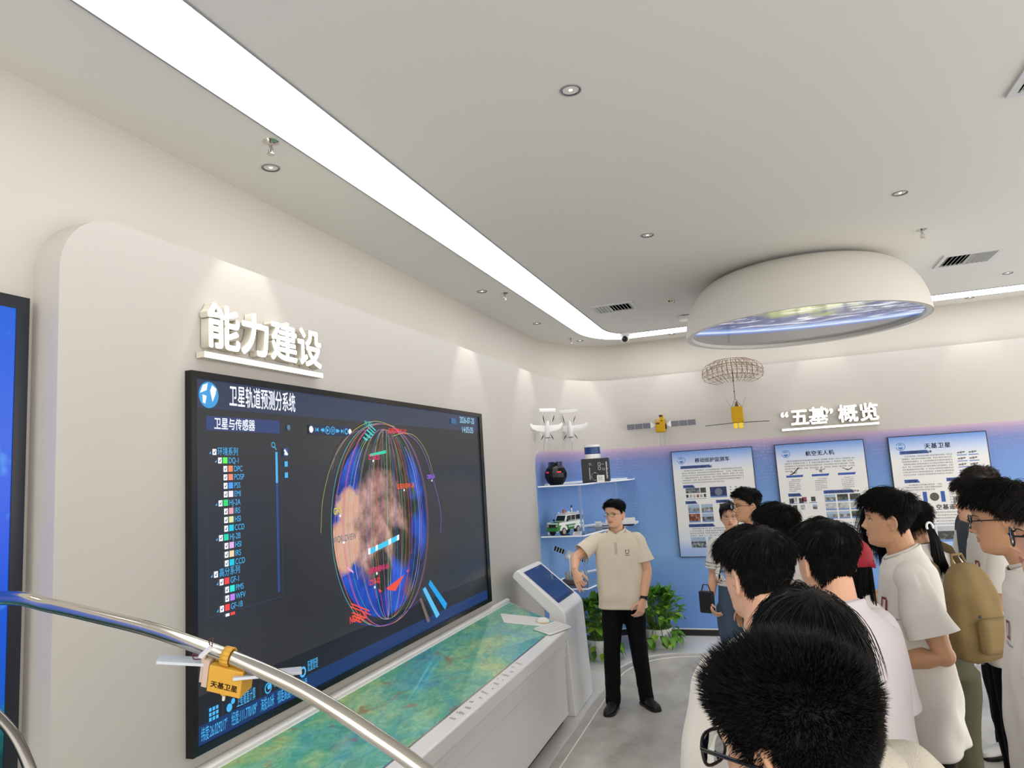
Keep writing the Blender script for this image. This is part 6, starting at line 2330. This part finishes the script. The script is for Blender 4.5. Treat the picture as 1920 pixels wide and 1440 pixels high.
p = Person('person with smooth black bobbed hair and cream knit top, just behind the crew-cut student', (0.041,1.521,1.767), 1.745, 14, G_aud, voxel=.006, female=True, seed=13)
p.arm(1, (.2, .05, -1), (-.1, .5, -.8)); p.arm(-1, (-.16, .08, -1), (.25, .35, -.9))
p.body(); p.hair('bob', extra=.8)
p.shirt(M_cream, .53, 'knit_top', .86, 1.15, amp=.006, sl_r=1.1); p.trousers(M_trs, voxel=.02)

p = Person('nearest student with spiky crew cut and black glasses, seen from behind at the bottom', (-0.01,0.967,1.783), 1.765, 56, G_aud, skin=1, voxel=.0045, seed=14, hp=-6)
p.arm(1, (.1, 0, -1), (0, .3, -1)); p.arm(-1, (-.1, 0, -1), (0, .3, -1))
p.body(); p.face(); p.hair('crew'); p.glasses(mat('black acetate', '101010', .25), .0023, .026, .02)
p.shirt(M_tee, .47, 't_shirt', .8, 1.05); p.trousers(M_trs, voxel=.02)

p = Person('person hidden behind the front row, only tousled black hair showing by the middle poster', (0.021,3.674,1.768), 1.765, 45, G_aud, voxel=.007, seed=15)
p.arm(1, (.1, 0, -1), (0, .3, -1)); p.arm(-1, (-.1, 0, -1), (0, .3, -1))
p.body(); p.hair('mop'); p.shirt(M_tee, .47, 't_shirt', .8, 1.05); p.trousers(M_trs, voxel=.022)

# ---------------------------------------------------------------- girl in a red cap
p = Person('person in a red cap with long black hair, behind the thick-haired student', (0.254,3.125,1.693), 1.66, 60, G_aud, voxel=.006, female=True, seed=16)
p.arm(1, (.1, 0, -1), (0, .5, -.8)); p.arm(-1, (-.1, 0, -1), (0, .5, -.8))
p.body(); p.hair('long', ztop=.15)
p.shirt(M_tee, .47, 't_shirt', .8, 1.0); p.trousers(M_trs, voxel=.022)
bm = bm_new()
G2 = []
M_red = mat('red cotton cap', 'a01c30', .7)
for i in range(NZ + 1):
    if HG[i][0].z < .135: continue
    G2.append([p.HM @ (HG[i][j] + HN[i][j] * .022) for j in range(NA)])
loft(bm, G2, (False, True))
o = obj('cap', bm, M_red, p.t, 180); mod(o, 'SOLIDIFY', thickness=.003)
bm = bm_new()
rows_ = []
for r_ in (0, 1):
    rows_.append([p.HM @ Vector((.078 * math.sin(a) * (1 - .12 * r_), (.085 + .085 * r_ * math.cos(a)) * math.cos(a * .9) + .01, .150 - .012 * r_ - .03 * (math.sin(a) ** 2))) for a in [-1.2 + 2.4 * i / 14 for i in range(15)]])
for k in range(14):
    poly(bm, [rows_[0][k], rows_[0][k + 1], rows_[1][k + 1], rows_[1][k]])
v_ = obj('visor', bm, M_red, o, 60); mod(v_, 'SOLIDIFY', thickness=.003)
bm = bm_new()
tube(bm, [p.HM @ Vector((-.03, -.115, .15)), p.HM @ Vector((0, -.132, .135)), p.HM @ Vector((.03, -.115, .15))], [(.004, .012)] * 3, 8, up=(0, 0, 1))
obj('strap', bm, M_red, o)

# ---------------------------------------------------------------- the profile student with wristwatch
p = Person('tall student in profile in a white T-shirt with red emblem and black watch', (0.489,3.508,1.85), 1.82, 82, G_aud, skin=1, voxel=.004, seed=21, fwd=.02, hp=2)
p.arm(-1, (-.12, -.26, -.95), (.25, .93, -.22), (.3, .95, -.3), (-.8, -.1, .6), lu=.30, lf=.26)
p.arm(1, (.12, -.1, -1), (-.25, .9, -.3), (-.3, .9, -.3))
p.body(); p.face(); p.hair('mop', extra=1.0)
p.shirt(M_tee, .425, 't_shirt', .74, 1.12, amp=.019, sl_r=1.12)
p.chest_logo(-1, 1.30, .155, .032)
p.trousers(M_trs, voxel=.016); p.watch(-1)

# ---------------------------------------------------------------- ponytail and khaki backpack
p = Person('person with black ponytail and khaki backpack behind the profile student', (0.689,4.234,1.746), 1.735, 34, G_aud, skin=1, voxel=.0055, female=True, seed=22, fwd=.03, hp=-6)
p.arm(1, (.1, 0, -1), (0, .6, -.7)); p.arm(-1, (-.1, 0, -1), (0, .6, -.7))
p.body(); p.hair('tied', extra=1.2)
p.shirt(M_tee, .56, 't_shirt', .8, 1.05); p.trousers(M_olive, waist=.6, wide=1.15, voxel=.018)
bm = bm_new()
rng = random.Random(3)
for k in range(260):
    a = rng.uniform(0, 2 * PI); r_ = math.sqrt(rng.random())
    ox, oz = .028 * r_ * math.cos(a), .028 * r_ * math.sin(a)
    L = rng.uniform(.8, 1.1)
    pts = [p.HM @ Vector((ox * .5, -.085 + oz * .2, .09 + oz * .5)), p.HM @ Vector((ox * .7, -.122 + oz * .4, .075 + oz * .6)), p.HM @ Vector((ox, -.135 + oz * .7, .01)), p.HM @ Vector((ox * 1.3, -.130 + oz * .9, -.08 * L)), p.HM @ Vector((ox * 1.4 + rng.gauss(0, .008), -.128 + oz + rng.gauss(0, .008), -.17 * L))]
    tube(bm, pts, [.003, .003, .0032, .003, .0008], 4)
obj('ponytail', bm, M_hair, p.t, 180)
bm = bm_new(); tube(bm, [p.HM @ Vector((.02 * math.cos(a), -.118, .088 + .022 * math.sin(a))) for a in [2 * PI * i / 14 for i in range(14)]], .006, 8, closed=True); obj('hair_tie', bm, M_white, p.t)
bm = bm_new()
tube(bm, [Vector((.064 * math.cos(a), p.neck.y * .7 + .062 * math.sin(a), 1.505 - .35 * (.062 * math.sin(a)))) * p.S for a in [2 * PI * i / 24 for i in range(24)]], .0022, 6, closed=True)
obj('cord_necklace', bm, M_black, p.t)
S = p.S
W = Matrix.Translation(p.t.location) @ Matrix.Rotation(p.t.rotation_euler.z, 4, 'Z')
t = thing('backpack', 'soft khaki backpack worn by the person with the ponytail', 'backpack', W @ Vector((0, -.225, 1.0 * S)), p.t.rotation_euler.z)
M_kh = mat('khaki canvas', '8a744a', .75, bump=(90, .3), var=(14, '7a6642'))
bm = bm_new()
N = 30
rings = []
for i in range(19):
    q_ = i / 18
    z = -.02 + .46 * q_
    w_ = interp([0, .08, .3, .7, .9, 1], [.08, .125, .14, .125, .10, .05], q_)
    d_ = interp([0, .08, .35, .7, .9, 1], [.06, .11, .13, .105, .07, .03], q_)
    row = []
    for j in range(N):
        a = 2 * PI * j / N
        c, s_ = math.cos(a), math.sin(a)
        pp = Vector((w_ * math.copysign(abs(c) ** .7, c), d_ * math.copysign(abs(s_) ** .75, s_) * (1 if s_ < 0 else .75), z))
        row.append(pp + Vector((c, s_, 0)) * fold(pp * 1.6, 9, .014))
    rings.append(row)
loft(bm, rings, (True, True))
bmesh.ops.recalc_face_normals(bm, faces=bm.faces[:])
o = obj('pack', bm, M_kh, t, 180); mod(o, 'SUBSURF', levels=1, render_levels=1)
bm = bm_new()
bx(bm, -.09, .09, -.16, -.10, .04, .2)
bevel(obj('front_pocket', bm, M_kh, t), .035, 4)
for sd in (1, -1):
    bm = bm_new()
    tube(bm, [(sd * .08, .085, .40), (sd * .105, .16, .475), (sd * .115, .25, .50), (sd * .125, .335, .44), (sd * .13, .36, .3)], [(.004, .026)] * 5, 8, up=(0, 0, 1))
    obj('shoulder_strap', bm, M_kh, t)
    bm = bm_new(); lathe(bm, [(0, 0), (.008, 0), (.008, .004), (0, .005)], 12, close=False, M=axes((sd * .1, -.15, .22), (1, 0, 0), (0, 0, 1), (0, -1, 0))); obj('stud', bm, M_dark, t)
bm = bm_new(); tube(bm, [(-.04, .02, .43), (-.03, .03, .475), (.03, .03, .475), (.04, .02, .43)], .007, 8); obj('grab_handle', bm, M_kh, t)

p = Person('person with long dark hair and glasses almost hidden behind the profile student', (0.691,4.879,1.732), 1.73, 86, G_aud, voxel=.006, female=True, seed=23)
p.arm(1, (.1, 0, -1), (0, .9, -.2), (-.2, .9, .1)); p.arm(-1, (-.12, -.05, -1), (.2, .95, .0), (.2, .9, .1))
p.body(); p.face(); p.hair('long'); p.glasses(M_grey, .0009, .024, .018)
p.shirt(M_tee, .56, 't_shirt', .8, 1.0); p.trousers(M_trs, voxel=.02)

# ---------------------------------------------------------------- right-hand group
p = Person('tall person in an open dark grey jacket, only forehead and hair above the others', (1.317,5.401,1.883), 1.845, 122, G_aud, voxel=.006, seed=24)
p.arm(1, (.16, 0, -1), (.0, .2, -1)); p.arm(-1, (-.16, 0, -1), (0, .25, -1))
p.body(); p.face(); p.hair('short', mat('brown hair', '2a1e14', .45), 1.1)
p.shirt(M_tee, .47, 't_shirt', .8, .94)
sh = p.shirt(mat('dark grey jacket', '3a3d44', .7), .50, 'jacket', 1.5, 1.14, collar=None)
dl = [f_ for f_ in range(0)]
bm = bmesh.new(); bm.from_mesh(sh.data)
bmesh.ops.delete(bm, geom=[f_ for f_ in bm.faces if f_.calc_center_median().y > .02 and abs(f_.calc_center_median().x) < .055 * p.S and f_.calc_center_median().z < 1.6], context='FACES')
bm.to_mesh(sh.data); bm.free()
p.trousers(M_trs, waist=.6, voxel=.018, shoes=mat('white sneaker', 'd8d8d6', .5), sole=M_shoe)

p = Person('student in profile with clear-framed glasses, in front of the person with the grey jacket', (1.077,4.522,1.822), 1.815, 86, G_aud, voxel=.005, seed=25, fwd=.02, hp=4)
p.arm(1, (.1, 0, -1), (0, .3, -1)); p.arm(-1, (-.04, .1, -1), (.45, .8, -.4))
p.body(); p.face(); p.hair('mop', M_hairb); p.glasses(mat('clear grey acetate', '9aa0a4', .2), .0016, .025, .02)
p.shirt(M_tee, .47, 't_shirt', .8, 1.06); p.chest_logo(-1, 1.30, .125, .034)
p.trousers(M_trs, voxel=.018, shoes=mat('white sneaker', 'd8d8d6', .5), sole=M_shoe)

p = Person('student with browline glasses and white T-shirt, second from the right edge', (0.771,2.963,1.874), 1.86, 74, G_aud, skin=1, voxel=.0045, seed=26, fwd=.05, hp=-4, fat=1.1)
p.arm(-1, (-.18, .02, -1), (.1, -.1, -1), (.1, .1, -1), lu=.30); p.arm(1, (.1, 0, -1), (0, .3, -1))
p.body(); p.face(); p.hair('mop', extra=1.05); p.glasses(mat('brown-black acetate', '20160f', .25), .002, .026, .021)
p.shirt(M_tee, .45, 't_shirt', .82, 1.14, amp=.018, sl_r=1.12, belly=.02); p.chest_logo(-1, 1.29, .12, .03)
p.trousers(M_trs, voxel=.018)

p = Person('student with black glasses cut by the right edge of the picture', (0.748,2.396,1.892), 1.86, 76, G_aud, voxel=.0045, seed=27, fwd=.03)
p.arm(-1, (-.2, .0, -1), (.1, .4, -.85), (.1, .5, -.8)); p.arm(1, (.1, 0, -1), (0, .3, -1))
p.body(); p.face(); p.hair('tidy', M_hairb); p.glasses(mat('black acetate', '101010', .25), .0026, .026, .022)
p.shirt(M_tee, .535, 't_shirt', .82, 1.06); p.trousers(M_trs, voxel=.02)
